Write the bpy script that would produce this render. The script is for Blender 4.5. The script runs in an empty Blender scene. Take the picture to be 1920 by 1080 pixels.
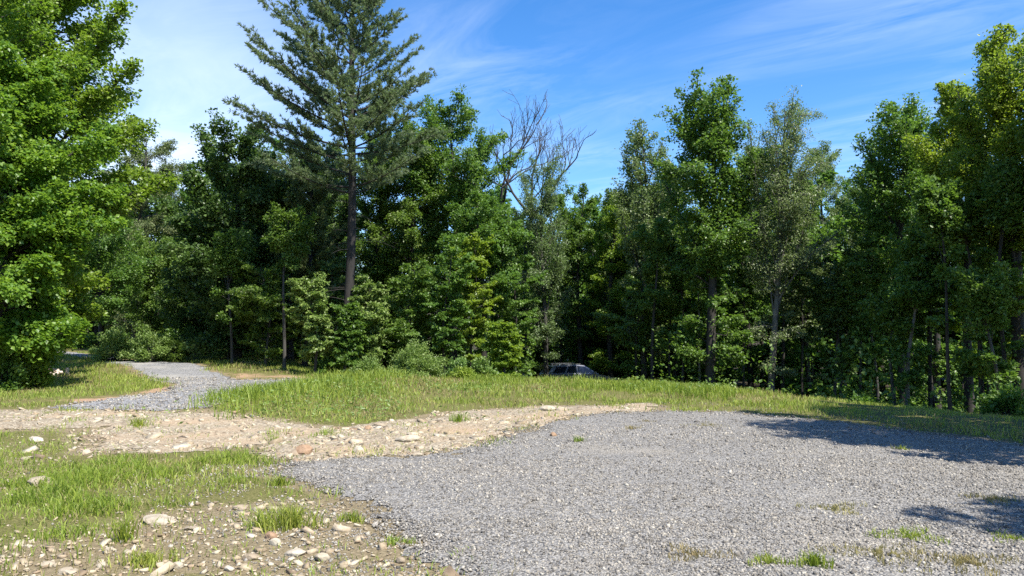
import bpy, bmesh, math, random
import numpy as np
from mathutils import Vector
sc = bpy.context.scene
col = sc.collection
PI = math.pi
R = math.radians

# ------------------------------------------------------------------ camera
F = 1387.0; TH = R(3.5); EYE = 1.6
cam = bpy.data.cameras.new("camera"); cam.sensor_width = 36; cam.lens = 36 * F / 1920
cam.clip_start = 0.05; cam.clip_end = 2000
co = bpy.data.objects.new("camera", cam); col.objects.link(co)
co.location = (0, 0, EYE); co.rotation_euler = (PI / 2 + TH, 0, 0)
sc.camera = co

# ------------------------------------------------------------------ noise + terrain
def _hash(ix, iy, s):
    h = (ix * 374761393 + iy * 668265263 + s * 974634777) & 0xFFFFFFFF
    h = ((h ^ (h >> 13)) * 1274126177) & 0xFFFFFFFF
    return ((h ^ (h >> 16)) & 0xFFFF) / 65535.0
def vnoise(x, y, s=0):
    x = np.asarray(x, float); y = np.asarray(y, float)
    ix = np.floor(x).astype(np.int64); iy = np.floor(y).astype(np.int64)
    fx = x - ix; fy = y - iy; fx = fx * fx * (3 - 2 * fx); fy = fy * fy * (3 - 2 * fy)
    a = _hash(ix, iy, s); b = _hash(ix + 1, iy, s); c = _hash(ix, iy + 1, s); d = _hash(ix + 1, iy + 1, s)
    return (a * (1 - fx) + b * fx) * (1 - fy) + (c * (1 - fx) + d * fx) * fy
def fbm(x, y, s=0, o=4):
    v = 0; a = .5; t = 0
    for k in range(o):
        v = v + a * vnoise(x * 2 ** k, y * 2 ** k, s + k * 17); t += a; a *= .55
    return v / t
def sm(a, b, x):
    t = np.clip((np.asarray(x, float) - a) / (b - a), 0, 1); return t * t * (3 - 2 * t)
CA = [-3, -.35, -.2, .03, .15, .24, .39, .55, .69, 1.2, 3]
CY = [40, 33, 27, 24.2, 23, 21.2, 17.8, 15.2, 13.4, 10.5, 9]
def hgt(x, y):
    x = np.asarray(x, float); y = np.asarray(y, float)
    yy = np.maximum(y, 3.0); a = x / yy
    cr = np.interp(a, CA, CY)
    drop = -1.75 * sm(0, 14, y - cr) * sm(-.30, -.12, a)
    # grass bank between the road arm and the meadow
    px_, py_ = -5.2, 15.6; qx, qy = -3.6, 23.0
    t = np.clip(((x - px_) * (qx - px_) + (y - py_) * (qy - py_)) / ((qx - px_) ** 2 + (qy - py_) ** 2), 0, 1)
    d2 = (x - px_ - t * (qx - px_)) ** 2 + (y - py_ - t * (qy - py_)) ** 2
    bank = .26 * np.exp(-d2 / 2.2)
    rise = .55 * sm(22, 40, y) * sm(-.24, -.36, a)
    slope = -.10 * sm(4, 12, x) * sm(0, 12, y)
    hill = .09 * np.maximum(y - 62, 0)
    lump = (fbm(x * .5, y * .5, 3) - .5) * .10 + (fbm(x * 2.1, y * 2.1, 9) - .5) * .035
    return drop + bank + rise + slope + hill + lump
def ray(px, py):
    u = (px - 960) / F; v = (540 - py) / F
    Y = math.cos(TH) - v * math.sin(TH); Z = math.sin(TH) + v * math.cos(TH)
    return u / Y, Z / Y
def gp(px, py, tmax=90):
    """ground point seen at a pixel of the photograph"""
    u, w = ray(px, py)
    t = np.arange(3, tmax, .04)
    below = EYE + w * t < hgt(u * t, t)
    k = np.argmax(below) if below.any() else len(t) - 1
    return (u * t[k], t[k])
def zat(py, Y): return EYE + ray(960, py)[1] * Y
def xat(px, Y): return (px - 960) / F * Y

def poly_sd(poly, x, y):
    """signed distance to a polygon, negative inside"""
    P = np.array(poly, float); Q = np.roll(P, -1, 0)
    x = np.asarray(x, float).ravel(); y = np.asarray(y, float).ravel()
    dmin = np.full(x.shape, 1e9); ins = np.zeros(x.shape, bool)
    for (ax, ay), (bx, by) in zip(P, Q):
        ex, ey = bx - ax, by - ay
        t = np.clip(((x - ax) * ex + (y - ay) * ey) / (ex * ex + ey * ey + 1e-12), 0, 1)
        dmin = np.minimum(dmin, (x - ax - t * ex) ** 2 + (y - ay - t * ey) ** 2)
        c = ((ay > y) != (by > y)) & (x < ex * (y - ay) / (ey + 1e-15) + ax)
        ins ^= c
    d = np.sqrt(dmin); return np.where(ins, -d, d)

# ------------------------------------------------------------------ object helpers
def tag(o, label=None, cat=None, group=None, kind=None):
    if label: o["label"] = label
    if cat: o["category"] = cat
    if group: o["group"] = group
    if kind: o["kind"] = kind
    return o
def empty(name, loc, rz=0, label=None, cat=None, group=None):
    o = bpy.data.objects.new(name, None); col.objects.link(o)
    o.location = loc; o.rotation_euler = (0, 0, rz); o.empty_display_size = .2
    return tag(o, label, cat, group)
def np_mesh(name, V, faces, mat=None, smooth=False):
    """faces: list of integer arrays (n,k)"""
    V = np.asarray(V, np.float32); me = bpy.data.meshes.new(name)
    faces = [np.asarray(f, np.int32) for f in faces if len(f)]
    me.vertices.add(len(V)); me.vertices.foreach_set("co", V.ravel())
    nl = sum(f.size for f in faces); nf = sum(len(f) for f in faces)
    me.loops.add(nl); me.polygons.add(nf)
    me.loops.foreach_set("vertex_index", np.concatenate([f.ravel() for f in faces]))
    tot = np.concatenate([np.full(len(f), f.shape[1], np.int32) for f in faces])
    me.polygons.foreach_set("loop_start", np.concatenate([[0], np.cumsum(tot)[:-1]]).astype(np.int32))
    if smooth: me.polygons.foreach_set("use_smooth", np.ones(nf, bool))
    if mat: me.materials.append(mat)
    me.update(calc_edges=True); return me
def obj(name, me, parent=None, loc=(0, 0, 0)):
    o = bpy.data.objects.new(name, me); col.objects.link(o); o.location = loc
    if parent: o.parent = parent
    return o
def bm_obj(name, bm, mat, parent=None, smooth=False, loc=(0, 0, 0)):
    bmesh.ops.recalc_face_normals(bm, faces=bm.faces)
    me = bpy.data.meshes.new(name); bm.to_mesh(me); bm.free()
    me.materials.append(mat)
    if smooth:
        for p in me.polygons: p.use_smooth = True
    return obj(name, me, parent, loc)
def copy_tree(o, parent=None):
    c = o.copy(); col.objects.link(c)
    if parent: c.parent = parent
    for ch in list(o.children): copy_tree(ch, c)
    return c
def unit(v):
    v = np.asarray(v, float); return v / np.maximum(np.linalg.norm(v, axis=-1, keepdims=True), 1e-9)

# ------------------------------------------------------------------ materials
def new_mat(name):
    m = bpy.data.materials.new(name); m.use_nodes = True
    nt = m.node_tree; nt.nodes.clear()
    return m, nt, lambda t, **k: mk(nt, t, k)
def mk(nt, t, k):
    n = nt.nodes.new(t)
    for a, b in k.items():
        if a.startswith("i_"):
            key = a[2:]; key = int(key) if key.isdigit() else key.replace("_", " ")
            n.inputs[key].default_value = b
        else: setattr(n, a, b)
    return n
def ramp(nt, stops, interp="LINEAR"):
    r = nt.nodes.new("ShaderNodeValToRGB"); r.color_ramp.interpolation = interp
    e = r.color_ramp.elements
    while len(e) < len(stops): e.new(.5)
    for i, (p, c) in enumerate(stops):
        e[i].position = p; e[i].color = (*c, 1)
    return r
def mixc(nt, a, b, fac, mode="MIX"):
    n = nt.nodes.new("ShaderNodeMix"); n.data_type = "RGBA"; n.blend_type = mode
    for s, v in ((0, fac), (6, a), (7, b)):
        if hasattr(v, "is_linked"): nt.links.new(v, n.inputs[s])
        elif s == 0: n.inputs[0].default_value = v
        else: n.inputs[s].default_value = (*v, 1)
    return n.outputs[2]
GAIN = 1.85
def leaf_mat(name, dark, mid, light, trans, tfac=.38, rough=.42, spec=.4, hue=.03):
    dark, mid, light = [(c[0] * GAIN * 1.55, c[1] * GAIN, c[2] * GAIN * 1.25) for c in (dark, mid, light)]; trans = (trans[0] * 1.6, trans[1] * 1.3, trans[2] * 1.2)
    m, nt, N = new_mat(name); L = nt.links.new
    geo = N("ShaderNodeNewGeometry"); oi = N("ShaderNodeObjectInfo"); tc = N("ShaderNodeTexCoord")
    nz = N("ShaderNodeTexNoise", i_Scale=.8, i_Detail=2.0); L(tc.outputs["Object"], nz.inputs["Vector"])
    ad = N("ShaderNodeMath", operation="MULTIPLY_ADD", i_1=.55, i_2=-.03); L(geo.outputs["Random Per Island"], ad.inputs[0])
    a2 = N("ShaderNodeMath", operation="MULTIPLY_ADD", i_1=.6); L(nz.outputs["Fac"], a2.inputs[0]); L(ad.outputs[0], a2.inputs[2])
    r = ramp(nt, [(.1, dark), (.55, mid), (1.0, light)]); L(a2.outputs[0], r.inputs["Fac"])
    hs = N("ShaderNodeHueSaturation")
    hm = N("ShaderNodeMath", operation="MULTIPLY_ADD", i_1=hue, i_2=.5 - hue / 2); L(oi.outputs["Random"], hm.inputs[0]); L(hm.outputs[0], hs.inputs["Hue"])
    L(r.outputs["Color"], hs.inputs["Color"])
    p = N("ShaderNodeBsdfPrincipled", i_Roughness=rough); p.inputs["Specular IOR Level"].default_value = spec
    L(hs.outputs["Color"], p.inputs["Base Color"])
    t = N("ShaderNodeBsdfTranslucent"); tcol = mixc(nt, hs.outputs["Color"], trans, .65); L(tcol, t.inputs["Color"])
    mx = N("ShaderNodeMixShader", i_0=min(.5, tfac * 1.15)); L(p.outputs[0], mx.inputs[1]); L(t.outputs[0], mx.inputs[2])
    o = N("ShaderNodeOutputMaterial"); L(mx.outputs[0], o.inputs[0]); return m
def bark_mat(name, a, b, scale=6, stretch=.18, bump=.5):
    m, nt, N = new_mat(name); L = nt.links.new
    tc = N("ShaderNodeTexCoord"); mp = N("ShaderNodeMapping"); mp.inputs["Scale"].default_value = (1, 1, stretch)
    L(tc.outputs["Object"], mp.inputs[0])
    nz = N("ShaderNodeTexNoise", i_Scale=scale, i_Detail=8.0, i_Roughness=.65); L(mp.outputs[0], nz.inputs["Vector"])
    r = ramp(nt, [(.3, a), (.7, b)]); L(nz.outputs["Fac"], r.inputs["Fac"])
    bp = N("ShaderNodeBump", i_Strength=bump, i_Distance=.04); L(nz.outputs["Fac"], bp.inputs["Height"])
    p = N("ShaderNodeBsdfPrincipled", i_Roughness=.9); L(r.outputs["Color"], p.inputs["Base Color"]); L(bp.outputs[0], p.inputs["Normal"])
    o = N("ShaderNodeOutputMaterial"); L(p.outputs[0], o.inputs[0]); return m
def stone_mat(name, cols, scale=9, island=True, rough=.85, bump=.35):
    m, nt, N = new_mat(name); L = nt.links.new
    geo = N("ShaderNodeNewGeometry"); oi = N("ShaderNodeObjectInfo"); tc = N("ShaderNodeTexCoord")
    r = ramp(nt, [(i / (len(cols) - 1), c) for i, c in enumerate(cols)])
    L((geo if island else oi).outputs["Random Per Island" if island else "Random"], r.inputs["Fac"])
    nz = N("ShaderNodeTexNoise", i_Scale=scale, i_Detail=6.0, i_Roughness=.7); L(tc.outputs["Object"], nz.inputs["Vector"])
    r2 = ramp(nt, [(.3, (.62, .58, .52)), (.7, (1.15, 1.15, 1.15))]); L(nz.outputs["Fac"], r2.inputs["Fac"])
    c = mixc(nt, r.outputs["Color"], r2.outputs["Color"], 1.0, "MULTIPLY")
    if island:
        n3 = N("ShaderNodeTexNoise", i_Scale=.45, i_Detail=5.0, i_Roughness=.6); L(tc.outputs["Object"], n3.inputs["Vector"])
        r3 = ramp(nt, [(.32, (.80, .79, .77)), (.68, (1.14, 1.12, 1.08))]); L(n3.outputs["Fac"], r3.inputs["Fac"])
        c = mixc(nt, c, r3.outputs["Color"], 1.0, "MULTIPLY")
    bp = N("ShaderNodeBump", i_Strength=bump, i_Distance=.02); L(nz.outputs["Fac"], bp.inputs["Height"])
    p = N("ShaderNodeBsdfPrincipled", i_Roughness=rough); L(c, p.inputs["Base Color"]); L(bp.outputs[0], p.inputs["Normal"])
    o = N("ShaderNodeOutputMaterial"); L(p.outputs[0], o.inputs[0]); return m
def simple_mat(name, c, rough=.5, metal=0., coat=0., spec=.5, emit=None):
    m, nt, N = new_mat(name); L = nt.links.new
    tc = N("ShaderNodeTexCoord"); nz = N("ShaderNodeTexNoise", i_Scale=5.0, i_Detail=5.0); L(tc.outputs["Object"], nz.inputs["Vector"])
    cc = mixc(nt, tuple(v * .8 for v in c), tuple(min(1, v * 1.15) for v in c), nz.outputs["Fac"])
    p = N("ShaderNodeBsdfPrincipled", i_Roughness=rough, i_Metallic=metal); p.inputs["Coat Weight"].default_value = coat
    p.inputs["Specular IOR Level"].default_value = spec
    L(cc, p.inputs["Base Color"])
    o = N("ShaderNodeOutputMaterial"); L(p.outputs[0], o.inputs[0]); return m

M = {}
M["maple"] = leaf_mat("maple_leaf", (.026, .075, .008), (.050, .135, .014), (.105, .215, .022), (.16, .33, .02), .42)
M["green"] = leaf_mat("broad_leaf", (.020, .060, .010), (.038, .105, .016), (.075, .165, .026), (.11, .25, .02), .38)
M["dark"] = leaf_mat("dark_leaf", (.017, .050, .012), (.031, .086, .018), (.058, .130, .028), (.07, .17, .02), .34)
M["birch"] = leaf_mat("birch_leaf", (.030, .070, .022), (.055, .115, .036), (.095, .175, .055), (.11, .22, .04), .36)
M["lime"] = leaf_mat("young_leaf", (.035, .085, .010), (.068, .150, .016), (.130, .235, .028), (.20, .36, .02), .44)
M["shrub"] = leaf_mat("shrub_leaf", (.036, .092, .020), (.064, .150, .032), (.108, .220, .048), (.12, .26, .03), .36)
M["needle"] = leaf_mat("pine_needle", (.036, .080, .034), (.058, .118, .048), (.090, .160, .070), (.10, .20, .055), .42, .5, .3)
M["hemlock"] = leaf_mat("hemlock_needle", (.025, .058, .018), (.045, .092, .028), (.075, .130, .040), (.08, .16, .03), .24, .5, .3)
M["grass"] = leaf_mat("grass_blade", (.050, .112, .017), (.092, .180, .024), (.165, .245, .052), (.20, .32, .02), .34, .5, .3)
M["lush"] = leaf_mat("lush_grass_blade", (.036, .085, .010), (.075, .150, .016), (.130, .220, .025), (.15, .30, .02), .34, .5, .3)
M["dry"] = leaf_mat("dry_grass_blade", (.070, .098, .034), (.108, .142, .052), (.150, .185, .080), (.20, .22, .04), .30, .6, .2)
M["bark"] = bark_mat("dark_bark", (.015, .013, .011), (.048, .042, .036))
M["grey_bark"] = bark_mat("grey_bark", (.028, .026, .022), (.092, .085, .075))
M["pale_bark"] = bark_mat("pale_bark", (.055, .050, .044), (.18, .17, .148), 5, .6)
M["pine_bark"] = bark_mat("pine_bark", (.011, .010, .009), (.036, .031, .027), 7, .25, .8)
M["dead_bark"] = bark_mat("dead_bark", (.024, .022, .020), (.075, .069, .062))
M["gravel_stone"] = stone_mat("crushed_stone", [(.075, .070, .064), (.185, .174, .158), (.265, .250, .228), (.325, .307, .280), (.44, .42, .375)], 30)
M["sand_stone"] = stone_mat("tan_stone", [(.20, .15, .10), (.33, .27, .185), (.41, .35, .255), (.50, .45, .355), (.30, .225, .15)], 20)
M["rock_tan"] = stone_mat("tan_rock", [(.27, .215, .15), (.35, .30, .225), (.43, .39, .315)], 14, False)
M["rock_brown"] = stone_mat("brown_rock", [(.28, .18, .11), (.36, .24, .15)], 14, False)
M["wood_pale"] = stone_mat("weathered_wood", [(.36, .29, .23), (.52, .45, .38), (.62, .55, .49)], 12, False)

def ground_material():
    m, nt, N = new_mat("meadow_soil"); L = nt.links.new
    geo = N("ShaderNodeNewGeometry")
    n1 = N("ShaderNodeTexNoise", i_Scale=2.2, i_Detail=8.0, i_Roughness=.65); L(geo.outputs["Position"], n1.inputs["Vector"])
    n2 = N("ShaderNodeTexNoise", i_Scale=34.0, i_Detail=5.0, i_Roughness=.7); L(geo.outputs["Position"], n2.inputs["Vector"])
    thatch = ramp(nt, [(.3, (.055, .062, .018)), (.5, (.115, .110, .036)), (.72, (.215, .19, .085))]); L(n2.outputs["Fac"], thatch.inputs["Fac"])
    soil = ramp(nt, [(.25, (.085, .067, .038)), (.5, (.185, .148, .088)), (.75, (.32, .262, .168))]); L(n2.outputs["Fac"], soil.inputs["Fac"])
    redc = ramp(nt, [(.3, (.21, .125, .075)), (.7, (.40, .28, .185))]); L(n2.outputs["Fac"], redc.inputs["Fac"])
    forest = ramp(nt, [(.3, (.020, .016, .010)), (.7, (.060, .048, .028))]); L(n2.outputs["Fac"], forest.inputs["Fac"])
    def att(nm):
        a = N("ShaderNodeAttribute", attribute_name=nm)
        s = N("ShaderNodeMath", operation="ADD"); L(a.outputs["Fac"], s.inputs[0])
        w = N("ShaderNodeMath", operation="MULTIPLY_ADD", i_1=.9, i_2=-.45); L(n1.outputs["Fac"], w.inputs[0]); L(w.outputs[0], s.inputs[1])
        r = N("ShaderNodeMapRange", i_1=.35, i_2=.65, interpolation_type="SMOOTHSTEP"); L(s.outputs[0], r.inputs[0]); return r.outputs[0]
    c = mixc(nt, thatch.outputs[0], soil.outputs[0], att("bare"))
    c = mixc(nt, c, redc.outputs[0], att("red"))
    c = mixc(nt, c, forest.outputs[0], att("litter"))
    bp = N("ShaderNodeBump", i_Strength=.7, i_Distance=.03); L(n2.outputs["Fac"], bp.inputs["Height"])
    p = N("ShaderNodeBsdfPrincipled", i_Roughness=.95); p.inputs["Specular IOR Level"].default_value = .15
    L(c, p.inputs["Base Color"]); L(bp.outputs[0], p.inputs["Normal"])
    o = N("ShaderNodeOutputMaterial"); L(p.outputs[0], o.inputs[0]); return m
def gravel_material(name, cells, stops, patch, pstop=.62, scale=34):
    m, nt, N = new_mat(name); L = nt.links.new
    geo = N("ShaderNodeNewGeometry")
    vo = N("ShaderNodeTexVoronoi", i_Scale=float(scale)); L(geo.outputs["Position"], vo.inputs["Vector"])
    bw = N("ShaderNodeRGBToBW"); L(vo.outputs["Color"], bw.inputs[0])
    r = ramp(nt, stops); L(bw.outputs[0], r.inputs["Fac"])
    e = ramp(nt, [(0.0, (1, 1, 1)), (.75, (.35, .35, .35))]); L(vo.outputs["Distance"], e.inputs["Fac"])
    c = mixc(nt, r.outputs[0], e.outputs[0], .55, "MULTIPLY")
    n1 = N("ShaderNodeTexNoise", i_Scale=.55, i_Detail=6.0, i_Roughness=.6); L(geo.outputs["Position"], n1.inputs["Vector"])
    mr = N("ShaderNodeMapRange", i_1=pstop - .07, i_2=pstop + .1); L(n1.outputs["Fac"], mr.inputs[0])
    c = mixc(nt, c, patch, mr.outputs[0])
    bp = N("ShaderNodeBump", i_Strength=.9, i_Distance=.02, invert=True); L(vo.outputs["Distance"], bp.inputs["Height"])
    p = N("ShaderNodeBsdfPrincipled", i_Roughness=.9); L(c, p.inputs["Base Color"]); L(bp.outputs[0], p.inputs["Normal"])
    o = N("ShaderNodeOutputMaterial"); L(p.outputs[0], o.inputs[0]); return m
M["ground"] = ground_material()
M["gravel"] = gravel_material("grey_gravel", 34, [(.15, (.095, .089, .082)), (.5, (.25, .237, .217)), (.85, (.37, .352, .322))], (.255, .23, .19), .62, 48)
M["road"] = gravel_material("blue_grey_gravel", 30, [(.15, (.10, .10, .103)), (.5, (.25, .247, .25)), (.85, (.40, .395, .39))], (.30, .285, .26), .6)
M["strip"] = gravel_material("tan_stony_dirt", 26, [(.15, (.17, .128, .08)), (.5, (.34, .275, .185)), (.85, (.48, .415, .305))], (.33, .24, .15), .56, 26)

# ------------------------------------------------------------------ outlines read from the photograph, laid on the terrain
def G(pts): return [gp(*p) for p in pts]
LOT_EDGE = [(860, 1100), (760, 1040), (690, 985), (625, 935), (560, 905), (478, 888), (540, 868), (640, 860), (800, 852), (880, 838), (960, 815),
            (1030, 793), (1120, 776), (1230, 770), (1380, 774), (1480, 783), (1640, 800), (1800, 818), (1925, 835), (2150, 858)]
LOT = G(LOT_EDGE) + [(14, 6), (14, -6), (-.6, -6), (-.5, 3)]
STRIP = G([(-250, 775), (0, 769), (200, 769), (380, 772), (520, 788), (640, 804), (700, 797), (830, 774), (1000, 762), (1220, 757), (1270, 771), (1120, 778), (1030, 795),
           (960, 817), (880, 840), (800, 854), (640, 862), (540, 870), (480, 842), (300, 846), (160, 850), (130, 806), (0, 808), (-250, 815)])
ROAD = G([(90, 765), (180, 752), (300, 736), (335, 722), (285, 714), (245, 690), (150, 671), (70, 660), (75, 655), (160, 663), (255, 677), (370, 681), (410, 699), (445, 713), (560, 710), (640, 715), (570, 722), (500, 735), (450, 748), (390, 767), (240, 770)])
RED = [G(p) for p in ([(100, 752), (200, 742), (300, 728), (320, 722), (330, 735), (180, 756)], [(430, 700), (640, 708), (760, 712), (640, 722), (440, 716)],
                      [(600, 800), (760, 800), (800, 830), (640, 845)])]
BARE = [G(p) for p in ([(-100, 1030), (120, 1000), (260, 965), (400, 945), (560, 935), (640, 950), (860, 1090), (-100, 1090)], [(-100, 855), (100, 800), (140, 860), (40, 930), (-100, 940)])]
LUSH = [G(p) for p in ([(-60, 890), (60, 868), (250, 858), (480, 850), (520, 858), (470, 885), (480, 905), (400, 930), (330, 955), (240, 985), (110, 1005), (-60, 1020)],
                       [(490, 822), (560, 812), (640, 815), (610, 835), (500, 838)])]
TALL = G([(385, 770), (400, 745), (520, 728), (600, 718), (650, 700), (740, 695), (760, 720), (700, 745), (560, 765), (420, 785)])

# ------------------------------------------------------------------ ground
def axis(segs):
    out = []
    for a, b, s in segs: out += list(np.arange(a, b, s))
    return np.array(out + [segs[-1][1]])
xs = axis([(-300, -90, 15), (-90, -40, 2.5), (-40, -14, .6), (-14, 14, .13), (14, 40, .6), (40, 90, 2.5), (90, 300, 15)])
ys = axis([(-60, -10, 5), (-10, 3, .7), (3, 18, .12), (18, 32, .25), (32, 60, .7), (60, 120, 3), (120, 400, 20)])
X, Y = np.meshgrid(xs, ys)
x = X.ravel(); y = Y.ravel()
def grid_faces(nx, ny):
    i = np.arange(nx - 1)[None, :] + np.arange(ny - 1)[:, None] * nx
    i = i.ravel(); return np.stack([i, i + 1, i + nx + 1, i + nx], 1)
me = np_mesh("ground", np.stack([x, y, hgt(x, y)], 1), [grid_faces(len(xs), len(ys))], M["ground"], True)
def crest_d(x, y): return y - np.interp(x / np.maximum(y, 3), CA, CY)
def put(name, v):
    a = me.attributes.new(name, "FLOAT", "POINT"); a.data.foreach_set("value", np.clip(v, 0, 1).astype(np.float32))
bare = np.zeros_like(x); red = np.zeros_like(x)
for p, k in zip(BARE, (.85, .5)): bare = np.maximum(bare, k * sm(.5, -.5, poly_sd(p, x, y)))
for p in (LOT, STRIP, ROAD): bare = np.maximum(bare, sm(.55, -.1, poly_sd(p, x, y)) * .8)
for p in RED: red = np.maximum(red, sm(.7, -.3, poly_sd(p, x, y)) * (.15 + .75 * fbm(x * .9, y * .9, 66)))
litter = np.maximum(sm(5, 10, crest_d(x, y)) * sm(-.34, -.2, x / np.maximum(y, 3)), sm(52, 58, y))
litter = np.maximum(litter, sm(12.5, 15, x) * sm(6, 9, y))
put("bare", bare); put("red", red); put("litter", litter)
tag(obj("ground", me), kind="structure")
def sheet(name, poly, cell, mat, dz, wob):
    P = np.array(poly); x0, y0 = P.min(0) - .4; x1, y1 = P.max(0) + .4
    gx = np.arange(x0, x1, cell); gy = np.arange(y0, y1, cell)
    X, Y = np.meshgrid(gx, gy); x = X.ravel(); y = Y.ravel()
    d = poly_sd(poly, x, y) + (fbm(x * 1.3, y * 1.3, 31) - .5) * wob + (fbm(x * 5, y * 5, 47) - .5) * wob * .8 + (vnoise(x * 11, y * 11, 48) - .5) * wob * .35
    f = grid_faces(len(gx), len(gy)); f = f[(d[f] < 0).all(1)]
    used = np.unique(f); mp = np.full(len(x), -1); mp[used] = np.arange(len(used))
    x = x[used]; y = y[used]
    edge = np.minimum(-d[used], .4) / .4
    V = np.stack([x, y, hgt(x, y) + dz * (.15 + .85 * edge) + (fbm(x * 9, y * 9, 5) - .5) * .008], 1)
    return tag(obj(name, np_mesh(name, V, [mp[f]], mat, True)), kind="structure")
sheet("stony_strip", STRIP, .09, M["strip"], .012, 1.0)
sheet("gravel_road", ROAD, .16, M["road"], .016, .4)
sheet("gravel_lot", LOT, .075, M["gravel"], .016, .7)

# ------------------------------------------------------------------ stones
rng = np.random.default_rng(7)
OCT = np.array([(1, 0, 0), (-1, 0, 0), (0, 1, 0), (0, -1, 0), (0, 0, 1), (0, 0, -1)], float)
CUB = np.array([(a, b, c) for a in (-1, 1) for b in (-1, 1) for c in (-1, 1)], float) * .68
CF = np.array([(0, 1, 3, 2), (4, 6, 7, 5), (0, 4, 5, 1), (2, 3, 7, 6), (0, 2, 6, 4), (1, 5, 7, 3)])
def rotmats(n, rng, tilt=1.0):
    a = rng.uniform(0, 2 * PI, n); b = rng.normal(0, .5 * tilt, n); c = rng.normal(0, .5 * tilt, n)
    ca, sa, cb, sb, cc, s_c = np.cos(a), np.sin(a), np.cos(b), np.sin(b), np.cos(c), np.sin(c)
    z = np.zeros(n); o = np.ones(n)
    Rz = np.stack([ca, -sa, z, sa, ca, z, z, z, o], 1).reshape(n, 3, 3)
    Rx = np.stack([o, z, z, z, cb, -sb, z, sb, cb], 1).reshape(n, 3, 3)
    Ry = np.stack([cc, z, s_c, z, o, z, -s_c, z, cc], 1).reshape(n, 3, 3)
    return Rz @ Rx @ Ry
def stones(name, x, y, size, flat, mat, label, rng, sink=.35, base=0.):
    n = len(x)
    V = CUB[None] * (1 + rng.uniform(-.38, .38, (n, 8, 3)))
    S = np.stack([size * rng.uniform(.7, 1.25, n), size * rng.uniform(.55, .95, n), size * flat * rng.uniform(.6, 1.2, n)], 1)
    V = np.einsum("nij,nkj->nki", rotmats(n, rng, .7), V * S[:, None, :])
    V += np.stack([x, y, hgt(x, y) + base + size * flat * (1 - 2 * sink) * .5], 1)[:, None, :]
    f = (CF[None] + 8 * np.arange(n)[:, None, None]).reshape(-1, 4)
    o = obj(name, np_mesh(name, V.reshape(-1, 3), [f], mat)); return tag(o, label, None, None, "stuff")
def scatter(n, rng, dmax=17., umax=.80, dmin=3.6, p=2.0):
    """points in the view wedge, about even in the picture when p = 2 (denser near the viewer)"""
    t = rng.uniform(0, 1, n); d = 1 / (1 / dmin + t * (1 / dmax - 1 / dmin)) if p == 2 else (dmin ** (p) + t * (dmax ** p - dmin ** p)) ** (1 / p)
    u = rng.uniform(-umax, umax, n); return u * d, d
# crushed stone on the lot: even on the ground near by, thinning with distance
xs_, ys_ = [], []
for d0, d1, dens in ((3.4, 6.5, 2100), (6.5, 9.5, 1150), (9.5, 13, 560), (13, 17.5, 260)):
    n = int((d1 ** 2 - d0 ** 2) * .76 * dens)
    d = np.sqrt(rng.uniform(d0 ** 2, d1 ** 2, n)); u = rng.uniform(-.76, .76, n); xs_.append(u * d); ys_.append(d)
x = np.concatenate(xs_); y = np.concatenate(ys_)
d = poly_sd(LOT, x, y)
keep = rng.uniform(0, 1, len(x)) < np.where(d < 0, 1, np.exp(-(d / .7)) * .9)
keep &= (d < 0) | (fbm(x * 2, y * 2, 5) > .42)
keep &= rng.uniform(0, 1, len(x)) < .45 + 1.1 * sm(.3, .6, fbm(x * .7, y * .7, 211))
x, y, d = x[keep], y[keep], d[keep]
print("gravel stones", len(x))
size = .5 * rng.lognormal(math.log(.0152), .38, len(x)) * (1 + .05 * np.maximum(y - 7, 0))
stones("gravel", x, y, size, .75, M["gravel_stone"], "loose grey crushed stone covering the parking pad", rng, .3, np.where(d < 0, .016, .002))
# road stones
P = np.array(ROAD); n = 26000
x = rng.uniform(P[:, 0].min(), P[:, 0].max(), n); y = rng.uniform(P[:, 1].min(), 26, n); k = poly_sd(ROAD, x, y) < .05; x, y = x[k], y[k]
stones("road_gravel", x, y, rng.lognormal(math.log(.022), .3, len(x)), .7, M["gravel_stone"], "blue grey crushed stone lying on the side road", rng, .3, .016)
# tan stones of the strip and of the bare ground at the left
n = 110000; x, y = scatter(n, rng, 17.5, .76, 3.8)
ds = poly_sd(STRIP, x, y); db = np.minimum(poly_sd(BARE[0], x, y), poly_sd(BARE[1], x, y)); dl = poly_sd(LOT, x, y)
pr = np.where(ds < 0, .8, np.exp(-ds / .25) * .5); pr = np.maximum(pr, np.where(db < 0, .17, .05 * np.exp(-db / .8)) * (x < 1)); pr = np.where(dl < -.1, .0, pr)
pr *= .35 + 1.1 * fbm(x * 1.1, y * 1.1, 77)
k = rng.uniform(0, 1, n) < pr; x, y = x[k], y[k]
size = .5 * rng.lognormal(math.log(.030), .62, len(x)) * np.where(poly_sd(STRIP, x, y) < .1, 1.25, .9); size *= np.where((rng.uniform(0, 1, len(x)) < .045) & (poly_sd(STRIP, x, y) < -.1), 2.3, 1); size = np.minimum(size, .13)
stones("pebbles", x, y, size, .40, M["sand_stone"], "tan pebbles and stones strewn over the bare strip", rng, .5, .006)
print("pebbles", len(x))

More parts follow.
